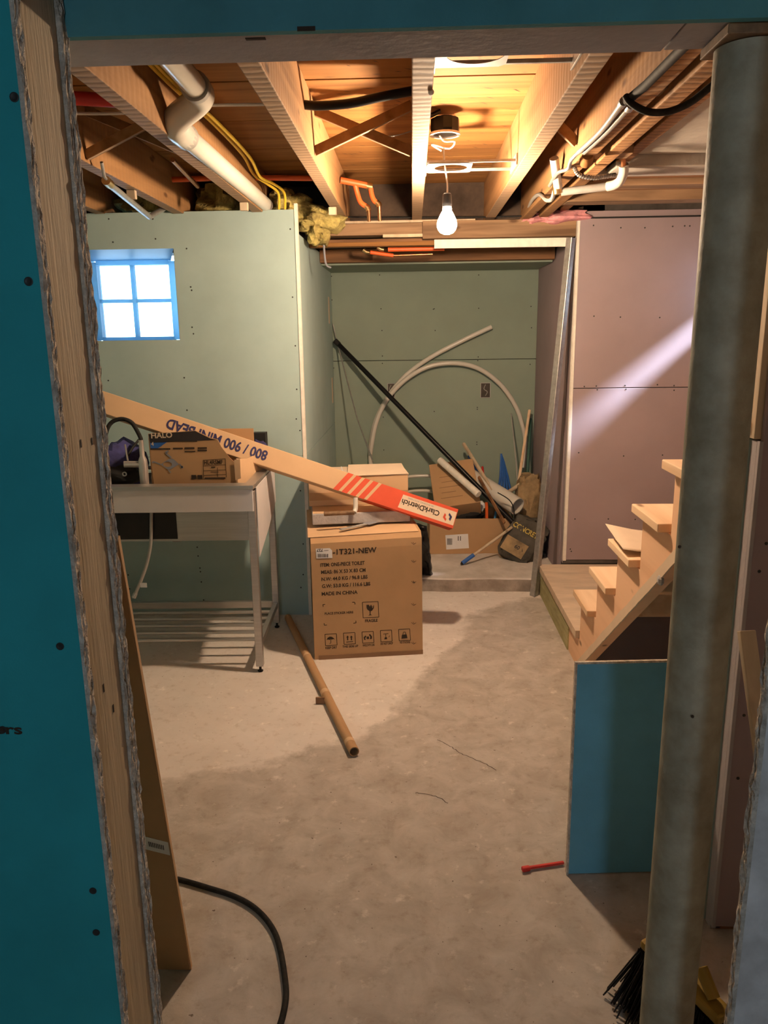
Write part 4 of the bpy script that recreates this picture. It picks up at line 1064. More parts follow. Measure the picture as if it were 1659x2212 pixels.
mb = MB(); mb.flat([(s1, -h2), (LB, -h2), (LB, h2), (s0, h2)], Fp)
mb.add([(s1, -h2 - .0008, 0), (LB, -h2 - .0008, 0), (LB, -h2 - .0008, -DB), (s1 - .03, -h2 - .0008, -DB)], [(0, 1, 2, 3)], FB)
sa = buv(*c8(430, 300))[0] - buv(*c8(755, 390))[0]
Ls = abs(sa)
for k in range(4):
    f0 = .12 + k * .225; q0 = s0 - Ls * 0 - (k + 1) * Ls * .235 + .0; wd = Ls * .15
    mb.flat([(q0 - tilt, -h2), (q0 - tilt + wd, -h2), (q0 + wd, h2), (q0, h2)], Fp)
mb.build('red_print', M['inkred'], lb)
e0 = buv(*c8(925, 510))[0]; e1 = buv(*c8(1415, 690))[0]
Fp2 = FB @ Matrix.Translation((0, 0, .0014))
mb = MB(); mb.flat([(e0, -.036), (e1, -.036), (e1, .034), (e0 + .008, .034)], Fp2); mb.build('logo_panel', M['inkcream'], lb)
Fp3 = FB @ Matrix.Translation((0, 0, .002))
def upside(mb, s, u_right, v_top, width, height, base=Fp3):       # printed upside down: runs from right to left
    o_ = base @ Vector((u_right, v_top, 0)); text_on(mb, s, frame(o_, -a_, -vv), 0, 0, width, height)
WL = e1 - e0
mb = MB(); upside(mb, 'ClarkDietrich', e1 - WL * .285, .012, WL * .68, .028); mb.build('printed_text', M['ink'], lb)
mb = MB(); upside(mb, 'BUILDING SYSTEMS', e1 - WL * .42, .028, WL * .46, .008); mb.build('printed_text', M['conduit'], lb)
mb = MB(); upside(mb, 'TM', e0 + WL * .06, .012 - .02, .008, .005); mb.build('printed_text', M['conduit'], lb)
# two-piece hexagon emblem
cx_, r_ = e1 - WL * .135, .024
hexp = [(cx_ + r_ * math.cos(math.radians(t)), -.004 + r_ * math.sin(math.radians(t))) for t in range(20, 380, 60)]
hexi = [(cx_ + r_ * .5 * math.cos(math.radians(t)), -.004 + r_ * .5 * math.sin(math.radians(t))) for t in range(20, 380, 60)]
for idx, mm, nm in (((5, 0, 1), 'inkblue', 'emblem_blue'), ((2, 3, 4), 'inkred', 'emblem_red')):
    mb = MB()
    for i_, j_ in ((idx[0], idx[1]), (idx[1], idx[2])): mb.flat([hexp[i_], hexp[j_], hexi[j_], hexi[i_]], Fp3)
    mb.build(nm, M[mm], lb)
mb = MB()
uR = buv(577, 985)[0]; uL = buv(360, 915)[0]
upside(mb, '800 / 900 MINI BEAD', uR, .025, uR - uL, .050); mb.build('printed_text', M['inkblue'], lb)

# ---- bulb and its junction box
jb = at(962, 283, Z=2.30); jc = Vector((jb.x, jb.y, 0))
jx, jy = 0.128, 3.16
jbx = thing('junction_box', (jx, jy, 2.31), 'black plastic junction box with white wires above the bulb', 'junction box')
MB().lathe([(.052, .0), (.055, .012), (.055, .05), (.046, .055)], (jx, jy, 2.290), n=10).build('box_body', M['black'], jbx)
MB().ring((jx, jy, 2.284), (jx, jy, 2.292), .058, .047, 20).build('box_rim', M['whitewire'], jbx)
MB().tube([(jx - .02, jy + .02, 2.29), (jx + .0, jy + .05, 2.275), (jx + .04, jy + .06, 2.275), (jx + .02, jy + .1, 2.26), (jx - .05, jy + .07, 2.27), (jx - .01, jy + .11, 2.255)], .0035, 7, smooth_path=5).build('white_wires', M['whitewire'], jbx, smooth=True)
MB().tube([(jx - .02, jy - .02, 2.365), (jx - .058, jy - .04, 2.345), (jx - .066, jy - .09, 2.352), (jx - .066, jy - .14, 2.355)], .008, 8, smooth_path=4).build('feed_cable', M['black'], jbx, smooth=True)
lbz = thing('light_bulb', BULB_POS, 'lit bare bulb hanging from a cord in front of the header', 'light bulb')
MB().tube([(jx + .0, jy + .1, 2.26), (BULB_POS.x - .012, BULB_POS.y - .01, 2.2), (BULB_POS.x, BULB_POS.y, 2.12), BULB_POS + Vector((0, 0, .095))], .0035, 7, smooth_path=4).build('cord', M['whitewire'], lbz, smooth=True)
MB().lathe([(.012, .105), (.017, .10), (.019, .07), (.019, .058), (.0175, .055)], BULB_POS, n=20).build('socket', M['black'], lbz, smooth=True)
MB().lathe([(.0175, .058), (.0185, .050), (.0185, .046), (.010, .044)], BULB_POS, n=28).build('bulb_neck', M['pvc'], lbz, smooth=True)
MB().lathe([(.0150, .0445), (.019, .038), (.028, .022), (.0365, .004), (.039, -.008), (.0385, -.019), (.034, -.031), (.025, -.041), (.012, -.047), (.001, -.048)], BULB_POS, n=28).build('bulb_glass', M['bulb'], lbz, smooth=True)

# =================================================================== UNDER THE CEILING
# cross bracing, children of the ceiling
def brace(a, b, wd=.034, th_=.02):
    MB().bar(a, b, th_, wd).build('cross_brace', M['joist'], ce, bevel=.002)
brace((-.348, 2.965, JZ + .03), (.002, 2.965, CZ - .03)); brace((-.348, 3.0, CZ - .03), (.002, 3.0, JZ + .03))
brace((-1.158, 2.90, JZ + .02), (-.808, 2.90, CZ - .03)); brace((-1.158, 2.935, CZ - .03), (-.808, 2.935, JZ + .03))
brace((-1.563, 2.90, JZ + .02), (-1.212, 2.90, CZ - .03)); brace((.460, 3.02, CZ - .03), (.600, 3.02, JZ + .05))

# white PVC drain
pz = 2.19
dp = thing('drain_pipe', (-.74, 3.3, pz), 'white plastic drain pipe with an offset elbow running under the joists', 'pipe')
e1_ = Vector((-.738, 2.60, pz))
MB().tube([(-.738, 2.66, pz), (-.742, 4.14, pz + .012)], .0335, 20).build('pipe', M['pvc'], dp, smooth=True)
MB().ring((-.738, 2.655, pz), (-.738, 2.70, pz), .041, .0335, 24).build('coupling', M['conduit'], dp, smooth=True)
up_ = Vector((-.625, 2.475, pz + .07))
MB().tube([(-.738, 2.68, pz), (-.738, 2.60, pz), (-.736, 2.565, pz + .008), (-.715, 2.545, pz + .022), (-.66, 2.52, pz + .048), (-.636, 2.50, pz + .06), (-.625, 2.47, pz + .064), (-.624, 2.42, pz + .066)], .041, 20, smooth_path=5).build('elbow', M['pvc'], dp, smooth=True)
MB().tube([(-.624, 2.44, pz + .066), (-.622, 1.40, pz + .07)], .0335, 20).build('pipe', M['pvc'], dp, smooth=True)
MB().ring((-.624, 2.40, pz + .066), (-.624, 2.425, pz + .066), .0425, .034, 24).build('coupling', M['conduit'], dp, smooth=True)
# yellow cables
for k, (dx, dz) in enumerate(((0, 0), (.03, -.012))):
    o = MB().tube([(-.735 + dx * .3, 1.5, 2.31), (-.735 + dx, 2.4, 2.30 + dz), (-.70 + dx, 2.9, 2.285 + dz), (-.70 + dx, 3.4, 2.285 + dz), (-.735 + dx, 3.80, 2.285 + dz), (-.70 + dx, 3.95, 2.27), (-.66 + dx, 4.02, 2.24), (-.665 + dx, 4.06, 2.17)], .0065, 8, smooth_path=6).build('yellow_cable', M['yellow'], None, smooth=True)
    tag(o, 'yellow electrical cable beside the white drain pipe, ' + ('nearer the pipe' if k == 0 else 'farther from the pipe'), 'cable', 'yellow cables')
# red water pipes through the joists
rp1 = thing('red_water_pipe', (-.85, 3.93, 2.29), 'red plastic water pipe crossing the left joists above the green wall', 'pipe')
MB().tube([(-1.28, 3.93, 2.292), (-.86, 3.94, 2.30), (-.41, 3.96, 2.29)], .0125, 12).build('pipe', M['redpex'], rp1, smooth=True)
rp2 = thing('red_water_pipe', (-.25, 4.0, 2.2), 'red plastic pipes with bends and brass ends between the middle joists', 'pipe')
MB().tube([(-.345, 3.97, 2.283), (-.215, 4.0, 2.262)], .015, 12).build('pipe', M['redpex'], rp2, smooth=True)
MB().lathe([(.018, -.014), (.018, .014)], (-.205, 4.002, 2.258), (1, .1, -.2), 14).build('elbow_fitting', M['brass'], rp2, smooth=True)
MB().tube([(-.20, 4.0, 2.25), (-.195, 4.0, 2.22), (-.185, 4.0, 2.195), (-.172, 4.0, 2.182)], .0125, 12, smooth_path=4).build('bend', M['redpex'], rp2, smooth=True)
MB().tube([(-.275, 3.99, 2.265), (-.265, 4.0, 2.225), (-.25, 4.0, 2.185), (-.222, 4.0, 2.165)], .0125, 12, smooth_path=4).build('bend', M['redpex'], rp2, smooth=True)
for x, z in ((-.165, 2.178), (-.218, 2.16)):
    MB().tube([(x - .008, 4.0, z + .006), (x + .004, 4.0, z - .002), (x + .006, 4.0, z - .014)], .0145, 10).build('brass_fitting', M['brass'], rp2, smooth=True)
    MB().tube([(x + .006, 4.0, z - .01), (x + .007, 4.02, 2.10)], .009, 10).build('copper_stub', M['copper'], rp2, smooth=True)
rp3 = thing('red_water_pipe', (0, 4.7, 2.0), 'red pipe and copper line with brass elbows under the alcove header', 'pipe')
a = at(838, 539, Y=4.62); b2 = at(960, 537, Y=4.62)
MB().tube([a, b2], .0125, 12).build('pipe', M['redpex'], rp3, smooth=True)
a3 = at(800, 545, Y=4.62); b3 = at(850, 552, Y=4.62); c3 = at(935, 549, Y=4.62)
MB().tube([a3, b3], .0105, 12).build('pipe', M['redpex'], rp3, smooth=True); MB().tube([b3, c3], .006, 10).build('copper_line', M['copper'], rp3, smooth=True)
for x, y in ((791, 544), (822, 538)):
    q = at(x, y, Y=4.615); MB().tube([q + Vector((-.016, 0, .012)), q, q + Vector((.02, 0, -.004))], .012, 10, smooth_path=3).build('brass_elbow', M['brass'], rp3, smooth=True)
# other lines at the left
o = MB().tube([(-1.30, 2.62, 2.30), (-1.10, 2.64, 2.30), (-.83, 2.72, 2.30)], .021, 14).build('red_pipe', M['redplastic'], None, smooth=True); tag(o, 'thick dark red pipe high at the far left behind the jamb', 'pipe')
o = MB().tube([(-1.2, 2.71, 2.276), (-.97, 2.75, 2.28), (-.70, 2.70, 2.283), (-.48, 2.70, 2.283), (-.40, 2.70, 2.29)], .005, 8, smooth_path=5).build('white_cable', M['whitewire'], None, smooth=True); tag(o, 'thin white cable strung through the left joists', 'cable')
o = MB().tube([(-.965, 3.30, 2.25), (-1.02, 3.87, 2.25)], .010, 10).build('thin_pipe', M['copper'], None, smooth=True); tag(o, 'thin dull red pipe slanting between the left joists', 'pipe')
o = thing('metal_conduit', (-1.2, 3.3, 2.1), 'grey metal conduit with a fitting hanging below the leftmost joist', 'conduit')
MB().tube([(-1.135, 3.02, 2.115), (-1.225, 3.75, 2.10), (-1.24, 4.05, 2.185)], .013, 12).build('tube', M['galv'], o, smooth=True)
MB().tube([(-1.133, 3.0, 2.12), (-1.137, 3.05, 2.115)], .017, 12).build('fitting', M['brass'], o, smooth=True)
MB().tube([(-1.137, 3.05, 2.115), (-1.13, 2.98, 2.13), (-1.12, 2.94, 2.17)], .006, 8).build('strap', M['galv'], o, smooth=True)
o = MB().tube([(-.355, 2.72, 2.285), (-.30, 2.72, 2.280), (-.2, 2.725, 2.286), (-.1, 2.715, 2.30), (.01, 2.71, 2.315)], .0145, 12, smooth_path=5).build('black_hose', M['black'], None, smooth=True); tag(o, 'glossy black hose stretched between the two middle joists', 'hose')
o = MB().tube([(-.14, 3.06, 2.27), (-.09, 3.06, 2.262), (-.04, 3.06, 2.268), (.005, 3.06, 2.28)], .0022, 6, smooth_path=5).build('thin_wire', M['bluegrey'], None, smooth=True); tag(o, 'thin grey wire sagging beside the cross bracing', 'wire')
# little wood blocks under joist ends
for (x, y, lab) in ((-1.185, 3.42, 'under the leftmost joist'), (-.782, 3.78, 'under the joist beside the drain pipe'), (-.385, 3.96, 'under the joist left of the bulb')):
    o = MB().box(x - .02, x + .018, y - .012, y + .012, JZ - .042, JZ - .006).build('wood_block', M['lath'], None, bevel=.003); tag(o, 'small pale wood block ' + lab, 'wood block', 'pale blocks under the joists')
# fibreglass over the left wall and pink batt over the beam
def fluff(name, boxes, m_, lab, seed):
    mb = MB()
    for (x0, x1, y0, y1, z0, z1) in boxes:
        s = lump(((x0 + x1) / 2, (y0 + y1) / 2, (z0 + z1) / 2), (x1 - x0) / 2, (y1 - y0) / 2, (z1 - z0) / 2, seed + x0, .45, 26, 16)
        mb.add(s.v, s.f)
    o = mb.build(name, m_, None, smooth=True); tag(o, lab, 'insulation', kind='stuff'); return o
fluff('fibreglass_insulation', [(-1.16, -.80, 4.14, 4.50, 2.10, 2.34), (-.80, -.52, 4.16, 4.46, 2.12, 2.30), (-.62, -.36, 4.18, 4.46, 2.08, 2.22), (-.56, -.44, 4.22, 4.44, 2.02, 2.16), (-1.56, -1.2, 4.14, 4.5, 2.12, 2.3)], M['fibre'], 'yellow fibreglass insulation stuffed above the green wall', 2.0)
fluff('pink_insulation', [(.66, .98, 4.40, 4.56, 2.13, 2.20), (.60, .74, 4.42, 4.56, 2.13, 2.18)], M['pink'], 'pink insulation tucked above the mauve wall corner', 5.0)
# grey cable hanging at the corner of the alcove
o = MB().tube([at(655, 455, Y=4.3), at(680, 452, Y=4.3), at(697, 460, Y=4.3), at(705, 480, Y=4.3), at(700, 515, Y=4.32), at(701, 550, Y=4.33), at(705, 572, Y=4.35), at(714, 578, Y=4.38)], .0055, 8, smooth_path=5).build('hanging_cable', M['bluegrey'], None, smooth=True); tag(o, 'grey cable hanging down at the left end of the alcove header', 'cable')
o = MB().tube([at(700, 456, Y=4.3), at(725, 464, Y=4.4), at(760, 469, Y=4.44), at(880, 470, Y=4.45), at(1060, 469, Y=4.45), at(1150, 466, Y=4.45)], .0045, 8, smooth_path=4).build('dark_cable', M['rubber'], None, smooth=True); tag(o, 'thin dark cable lying along the top of the timber header', 'cable')

# recessed-light mounting plates with hanger bars
def plate(y0, y1, z, lab, hx=.145):
    t = thing('light_mounting_plate', (hx, (y0 + y1) / 2, z), lab, 'mounting plate', 'light mounting plates')
    yc = (y0 + y1) / 2; r = (y1 - y0) * .38; x0, x1 = .058, .235
    vs = []; fs = []; n = 32
    for k in range(n):
        a_ = 2 * math.pi * k / n; d = Vector((math.cos(a_), math.sin(a_)))
        vs.append((hx + r * d.x, yc + r * d.y, z))
    for k in range(n):
        a_ = 2 * math.pi * k / n; d = Vector((math.cos(a_), math.sin(a_)))
        tx = ((x1 - hx) / d.x if d.x > 0 else (x0 - hx) / d.x) if abs(d.x) > 1e-6 else 9; ty = ((y1 - yc) / d.y if d.y > 0 else (y0 - yc) / d.y) if abs(d.y) > 1e-6 else 9
        q = min(tx, ty); vs.append((hx + d.x * q, yc + d.y * q, z))
    for k in range(n): k2 = (k + 1) % n; fs.append((k, k2, n + k2, n + k))
    o = MB().add(vs, fs).build('plate', M['filmwhite'], t); s_ = o.modifiers.new('thick', 'SOLIDIFY'); s_.thickness = .0015
    for yy in (y0 + .006, y1 - .006):
        MB().box(.058, .403, yy - .005, yy + .005, z + .002, z + .012).build('hanger_bar', M['galv'], t, bevel=.001)
    MB().box(.398, .404, y0 - .01, y1 + .01, z - .012, z + .03).build('bar_end', M['galv'], t, bevel=.001)
    MB().box(.0565, .060, y0 - .01, y1 + .01, z - .012, z + .03).build('bar_end', M['galv'], t, bevel=.001)
plate(3.155, 3.325, 2.185, 'white light mounting plate with round hole above the bulb', .155)
plate(1.93, 2.12, 2.20, 'white light mounting plate with round hole near the boxed beam', .155)
o = MB().sphere((.052, 2.18, JZ - .004), .008, 10, 6).build('white_plug', M['label'], None, smooth=True); tag(o, 'small white plug stuck on the middle joist', 'plug')

# cables and conduit on the right-hand timbers
tx = .592
o = MB().tube([(.60, 1.5, 2.15), (.592, 1.88, 2.15), (.588, 2.13, 2.15), (.572, 2.24, 2.145)], .012, 10).build('black_conduit', M['rubber'], None, smooth=True); tag(o, 'black cable running along the right timber from the beam', 'cable')
o = MB().tube([at(1352, 208, Z=2.15), at(1362, 222, Z=2.13), at(1385, 236, Z=2.11), at(1412, 243, Z=2.10), at(1448, 240, Z=2.10), at(1490, 222, Z=2.11), at(1532, 190, Z=2.13), at(1570, 160, Z=2.15)], .009, 10, smooth_path=5).build('drooping_cable', M['rubber'], None, smooth=True); tag(o, 'dark grey cable drooping under the right timbers towards the column', 'cable')
for k in range(2):
    dx = .02 * k
    o = thing('metal_conduit', (tx, 2.6, 2.14), 'grey metal conduit clipped to the right timber, ' + ('left of the pair' if k == 0 else 'right of the pair'), 'conduit', 'conduit on the right timber')
    MB().tube([(.566 + dx * 1.6, 2.26 + .05 * k, 2.147 + .004 * k), (.580 + dx, 2.56, 2.147), (.570 + dx, 2.84, 2.147)], .0085, 10, smooth_path=4).build('tube', M['conduit'], o, smooth=True)
    MB().tube([(.566 + dx * 1.6, 2.25 + .05 * k, 2.147 + .004 * k), (.567 + dx * 1.6, 2.275 + .05 * k, 2.147)], .012, 10).build('fitting', M['galv'], o, smooth=True)
o = MB().tube([(.570, 2.84, 2.147), (.562, 2.92, 2.14), (.57, 3.02, 2.13), (.565, 3.2, 2.15), (.57, 3.4, 2.14)], .007, 9, smooth_path=4).build('armoured_cable', M['galv'], None, smooth=True); tag(o, 'armoured cable end bending beside the white vertical pipe', 'cable')
# white PVC trap on the right
wv = thing('white_pipe_assembly', (.65, 3.3, 2.12), 'white and grey plastic pipe assembly with elbows under the right timbers', 'pipe')
A1 = at(1197, 342, Z=2.24); A2 = at(1206, 405, Z=2.11)
A1 = at(1197, 342, Y=3.25); A2 = at(1206, 408, Y=3.33)
MB().tube([A1, A2], .0175, 16).build('riser', M['pvc'], wv, smooth=True)
B1 = A2 + Vector((.012, 0, -.012)); B2 = at(1312, 403, Y=3.30)
MB().tube([B1, B2], .0155, 16).build('pipe', M['conduit'], wv, smooth=True)
C1 = at(1340, 390, Y=3.26); C2 = at(1347, 372, Y=3.24); C3 = at(1346, 340, Y=3.2)
MB().tube([B2, at(1328, 399, Y=3.28), C1, C2, at(1347, 356, Y=3.22)], .0185, 16, smooth_path=4).build('elbow', M['pvc'], wv, smooth=True)
MB().tube([at(1347, 358, Y=3.22), C3], .010, 12).build('copper_stub', M['copper'], wv, smooth=True)
MB().tube([A2 + Vector((-.006, 0, .02)), A2 + Vector((0, 0, -.02))], .0195, 14).build('collar', M['brass'], wv, smooth=True)
# flexible conduit: ribbed
fp = [at(1240, 345, Y=3.12), at(1241, 362, Y=3.12), at(1252, 378, Y=3.13), at(1280, 384, Y=3.15), at(1305, 381, Y=3.17), at(1330, 378, Y=3.19)]
mb = MB(); mb.tube(fp, .0075, 8, smooth_path=10)
P_ = mb.v; n_ = 8
for i in range(0, len(P_) // n_):
    c_ = sum((P_[i * n_ + k] for k in range(n_)), Vector()) / n_
    for k in range(n_): P_[i * n_ + k] = c_ + (P_[i * n_ + k] - c_) * (1.25 if i % 2 else .85)
o = mb.build('flexible_conduit', M['galv'], None, smooth=False); tag(o, 'ribbed flexible conduit looping to the white elbow', 'conduit')
o = MB().tube([at(1198, 412, Y=3.34), at(1192, 430, Y=3.5), at(1180, 432, Y=3.6), at(1165, 420, Y=3.8), at(1150, 432, Y=4.0), at(1142, 452, Y=4.3), at(1148, 464, Y=4.4)], .009, 9, smooth_path=5).build('flexible_cable', M['conduit'], None, smooth=True); tag(o, 'grey flexible cable curling down behind the right joist to the header', 'cable')
o = MB().lathe([(.02, -.02), (.026, .0), (.022, .035)], at(1268, 340, Y=2.95), (.1, 1, -.3), 14).build('orange_fitting', M['plank'], None, smooth=True); tag(o, 'orange round fitting on the side of the right timber', 'fitting')

# =================================================================== ALCOVE CONTENTS
# white plastic tubing loop
YB = AB - .03
def T(x, y, d=0): return at(x, y, Y=YB - d)
#
tl = thing('plastic_tubing', T(800, 1100), 'white plastic tubing bent in a big loop against the alcove wall', 'tubing')
MB().tube([T(1062, 706, .02), T(1000, 735, .02), T(930, 772, .015), T(880, 808, .01), T(843, 850, .01), T(815, 900), T(803, 945), T(800, 990), T(806, 1040, .05), T(815, 1090, .1)], .0165, 12, smooth_path=6).build('tube_end', M['pvc'], tl, smooth=True)
MB().tube([T(800, 980, .035), T(812, 915, .035), T(835, 865, .035), T(870, 825, .035), T(915, 796, .035), T(960, 785, .03), T(1005, 787, .03), T(1045, 802, .03), T(1085, 835, .03), T(1115, 880, .03), T(1130, 925, .03), T(1135, 960, .04), T(1130, 1010, .06)], .0165, 12, smooth_path=6).build('tube_loop', M['pvc'], tl, smooth=True)
MB().tube([T(880, 1030, .2), T(905, 1028, .2), T(940, 1031, .2), T(1000, 1060, .2)], .012, 10, smooth_path=4).build('tube_coil', M['pvc'], tl, smooth=True)
MB().tube([T(870, 1064, .2), T(905, 1060, .2), T(940, 1064, .2), T(1000, 1090, .2)], .012, 10, smooth_path=4).build('tube_coil', M['pvc'], tl, smooth=True)
# black pipe
p0 = at(724, 736, Y=5.62); p1 = at(1178, 1200, Z=.102)
bp_ = thing('black_pipe', p1, 'long black pipe leaning diagonally across the alcove', 'pipe')
MB().ring(p0, p1, .0165, .013, 18).build('pipe', M['black'], bp_, smooth=True)
MB().ring(p0, p0 + (p1 - p0) * .02, .019, .0166, 18).build('pipe_collar', M['blackmatte'], bp_, smooth=True)
o = MB().tube([at(719, 700, Y=5.67), at(727, 735, Y=5.66), at(772, 905, Y=5.3), at(806, 998, Y=5.0)], .005, 8).build('thin_rod', M['galv'], None, smooth=True); tag(o, 'thin grey metal rod leaning in the left alcove corner', 'rod')
# galvanised stud leaning at the right
q0 = Vector((.728, 4.39, 0.0)); q1 = Vector((.868, 4.41, 2.05))
ms = thing('metal_stud', q0, 'galvanised steel corner bead leaning upright beside the mauve wall', 'metal stud')
d = (q1 - q0).normalized(); s_ = d.cross(Vector((0, 1, 0))).normalized(); f_ = s_.cross(d)
for nm, a_, wd in (('flange', s_ * .7 + f_ * .7, .034), ('flange', -s_ * .75 + f_ * .66, .034)):
    mb = MB(); a_ = a_.normalized(); nrm = a_.cross(d).normalized() * .0008
    mb.add([q0 - nrm, q0 + a_ * wd - nrm, q1 + a_ * wd - nrm, q1 - nrm, q0 + nrm, q0 + a_ * wd + nrm, q1 + a_ * wd + nrm, q1 + nrm], [(0, 1, 2, 3), (4, 5, 6, 7), (0, 1, 5, 4), (1, 2, 6, 5), (2, 3, 7, 6), (3, 0, 4, 7)])
    mb.build(nm, M['galv'], ms)
MB().tube([q0 - f_ * .002, q1 - f_ * .002], .005, 8).build('nose', M['galv'], ms, smooth=True)
# open carton with label
F4 = frame((.115, 5.03, .084), (1, .03, 0), (0, 0, 1))
oc = thing('open_carton', (.38, 5.1, .084), 'open brown carton with a white shipping label on the slab', 'cardboard box')
c4 = lambda u, v: F4 @ Vector((u, v, 0))
fu = lambda x, y: F4.inverted() @ onplane(x, y, Vector((.115, 5.03, .084)), Vector((.03, -1, 0)))
wq = .56; hq = .245
MB().box(0, wq, 0, hq, -.004, 0, F4).build('front_panel', M['cardboard'], oc)
MB().box(0, .004, 0, hq, -.34, -.004, F4).build('side_panel', M['cardboard'], oc); MB().box(wq - .004, wq, 0, hq, -.34, -.004, F4).build('side_panel', M['cardboard'], oc)
MB().box(0, wq, 0, hq, -.344, -.34, F4).build('back_panel', M['cardboard'], oc); MB().box(.004, wq - .004, 0, .004, -.34, -.004, F4).build('bottom', M['carddark'], oc)
mb = MB(); P = [fu(962, 1156), fu(1011, 1153), fu(1013, 1184), fu(964, 1187)]; mb.flat([(q.x, q.y) for q in P], F4 @ Matrix.Translation((0, 0, .001))); mb.build('shipping_label', M['label'], oc)
mb = MB()
for k in range(8):
    a_ = fu(966 + k * 1.4, 1163); mb.flat([(a_.x, a_.y), (a_.x + .0025, a_.y), (a_.x + .0025, a_.y - .045), (a_.x, a_.y - .045)], F4 @ Matrix.Translation((0, 0, .0018)))
mb.build('barcode', M['inkblack'], oc, kind='stuff'); mb = MB()
for x in (989, 994): a_ = fu(x, 1158); mb.flat([(a_.x, a_.y), (a_.x + .005, a_.y), (a_.x + .005, a_.y - .032), (a_.x, a_.y - .032)], F4 @ Matrix.Translation((0, 0, .0018)))
mb.build('label_print', M['inkblack'], oc, kind='stuff')
# carton with writing resting tilted on the open one
ca, cb, cc_, cd_ = at(937, 1018, Y=5.28), at(982, 1012, Y=5.34), at(1030, 1080, Y=5.06), at(945, 1092, Y=5.06)
tcn = thing('tilted_carton', cd_, 'brown carton with faint writing tilted on top of the open carton', 'cardboard box')
Uc = (cc_ - cd_).normalized(); Vc = (ca - cd_); Vc = (Vc - Uc * Vc.dot(Uc)).normalized(); Fc = frame(cd_, Uc, Vc)
MB().box(-.02, .29, -.02, .36, -.14, 0, Fc).build('carton_body', M['cardboard'], tcn, bevel=.004)
mb = MB()
for k, (u, w_) in enumerate(((.03, .15), (.04, .10), (.03, .16), (.05, .12), (.04, .13))): mb.flat([(u, .05 + k * .045), (u + w_, .05 + k * .045), (u + w_, .055 + k * .045), (u, .055 + k * .045)], Fc @ Matrix.Translation((0, 0, .0012)))
mb.build('faded_print', M['carddark'], tcn, kind='stuff')
# white tubes
wt = thing('white_pipe', at(1125, 1105, Y=4.95), 'fat white plastic pipe lying over the cartons in the alcove', 'pipe')
MB().ring(at(990, 1014, Y=5.45), at(1118, 1094, Y=5.0), .060, .054, 30).build('pipe', M['pvc'], wt, smooth=True)
o = MB().tube([at(950, 994, Y=5.27), at(1034, 1068, Y=4.99)], .024, 16).build('pale_tube', M['bead'], None, smooth=True); tag(o, 'pale round tube beside the fat white pipe in the alcove', 'tube')
o = MB().bar(at(1001, 958, Y=5.5), at(1064, 1060, Y=5.12), .02, .02).build('pale_stick', M['lath'], None, bevel=.003); tag(o, 'pale squared wooden stick pointing up from the open carton', 'stick')
o = MB().bar(at(1012, 985, Y=5.52), at(1050, 1055, Y=5.25), .016, .016).build('blue_stick', M['bluepipe'], None, bevel=.003); tag(o, 'blue tube beside the pale stick in the open carton', 'tube')
# bundle of blue straps
bl = thing('blue_strap_bundle', at(1085, 1060, Y=5.4), 'bundle of blue plastic strips standing in the open carton', 'plastic strips')
for k in range(5):
    MB().tube([at(1083 + k * 1.2, 980 + 4 * k, Y=5.45), at(1081 + k * 4, 1030, Y=5.42 + .01 * k), at(1074 + k * 8, 1078, Y=5.4)], .008, 7).build('strip', M['bluepipe'], bl, smooth=True)
# sticks in the right alcove corner
o = MB().tube([at(1144, 886, Y=5.6), at(1122, 1030, Y=5.35), at(1118, 1070, Y=5.3)], .010, 9).build('brown_stick', M['pine'], None, smooth=True); tag(o, 'thin brown wooden stick in the right alcove corner', 'stick')
o = MB().tube([at(1104, 893, Y=5.62), at(1116, 1010, Y=5.4), at(1120, 1075, Y=5.3)], .0045, 8).build('grey_wire_rod', M['conduit'], None, smooth=True); tag(o, 'thin dark rod beside the brown stick in the alcove', 'rod')
o = MB().tube([at(1146, 905, Y=5.66), at(1140, 1010, Y=5.45), at(1134, 1090, Y=5.3)], .012, 9).build('green_stick', mat('dark_green_plastic', (.05, .12, .10), .5), None, smooth=True); tag(o, 'dark green pole standing in the right alcove corner', 'pole')
o = MB().tube([at(1154, 1026, Y=5.2), at(1100, 1062, Y=5.25)], .014, 10).build('pale_dowel', M['lath'], None, smooth=True); tag(o, 'short pale dowel lying across the sticks in the alcove', 'dowel')
o = MB().bar(at(1034, 1030, Y=5.2), at(1090, 1130, Y=4.9), .012, .022).build('brown_strip', M['darktimber'], None, bevel=.002); tag(o, 'dark brown wooden strip crossing the fat white pipe', 'strip')
o = MB().tube([at(1075, 1064, Y=4.93), at(1100, 1080, Y=4.9), at(1110, 1100, Y=4.9), at(1110, 1126, Y=4.9)], .0035, 7, smooth_path=5).build('black_wire', M['rubber'], None, smooth=True); tag(o, 'curved black wire hanging over the fat white pipe', 'wire')
o = MB().tube([at(1051, 1085, Y=5.15), at(1052, 1122, Y=5.12)], .011, 9).build('red_tool', M['redpex'], None, smooth=True); tag(o, 'short red-orange tool sticking up in the open carton', 'tool')
o = MB().tube([at(1042, 1008, Y=5.45), at(1046, 1040, Y=5.4)], .008, 9).build('red_tip', M['redplastic'], None, smooth=True); tag(o, 'small red rod tip behind the pale stick', 'rod')
o = MB().tube([at(1071, 1105, Y=5.14), at(1069, 1122, Y=5.12)], .008, 9).build('light_blue_tube', mat('light_blue_plastic', (.06, .25, .5), .5), None, smooth=True); tag(o, 'light blue tube end in the open carton', 'tube')
o = lump(at(1038, 1093, Y=5.2), .035, .03, .03, 31, .4).build('white_rag', M['label'], None, smooth=True); tag(o, 'crumpled white plastic in the open carton', 'rag')
o = lump(at(1010, 1112, Y=5.18), .10, .08, .05, 33, .4).build('dark_cloth', M['blackmatte'], None, smooth=True); tag(o, 'dark crumpled cloth inside the open carton', 'cloth')
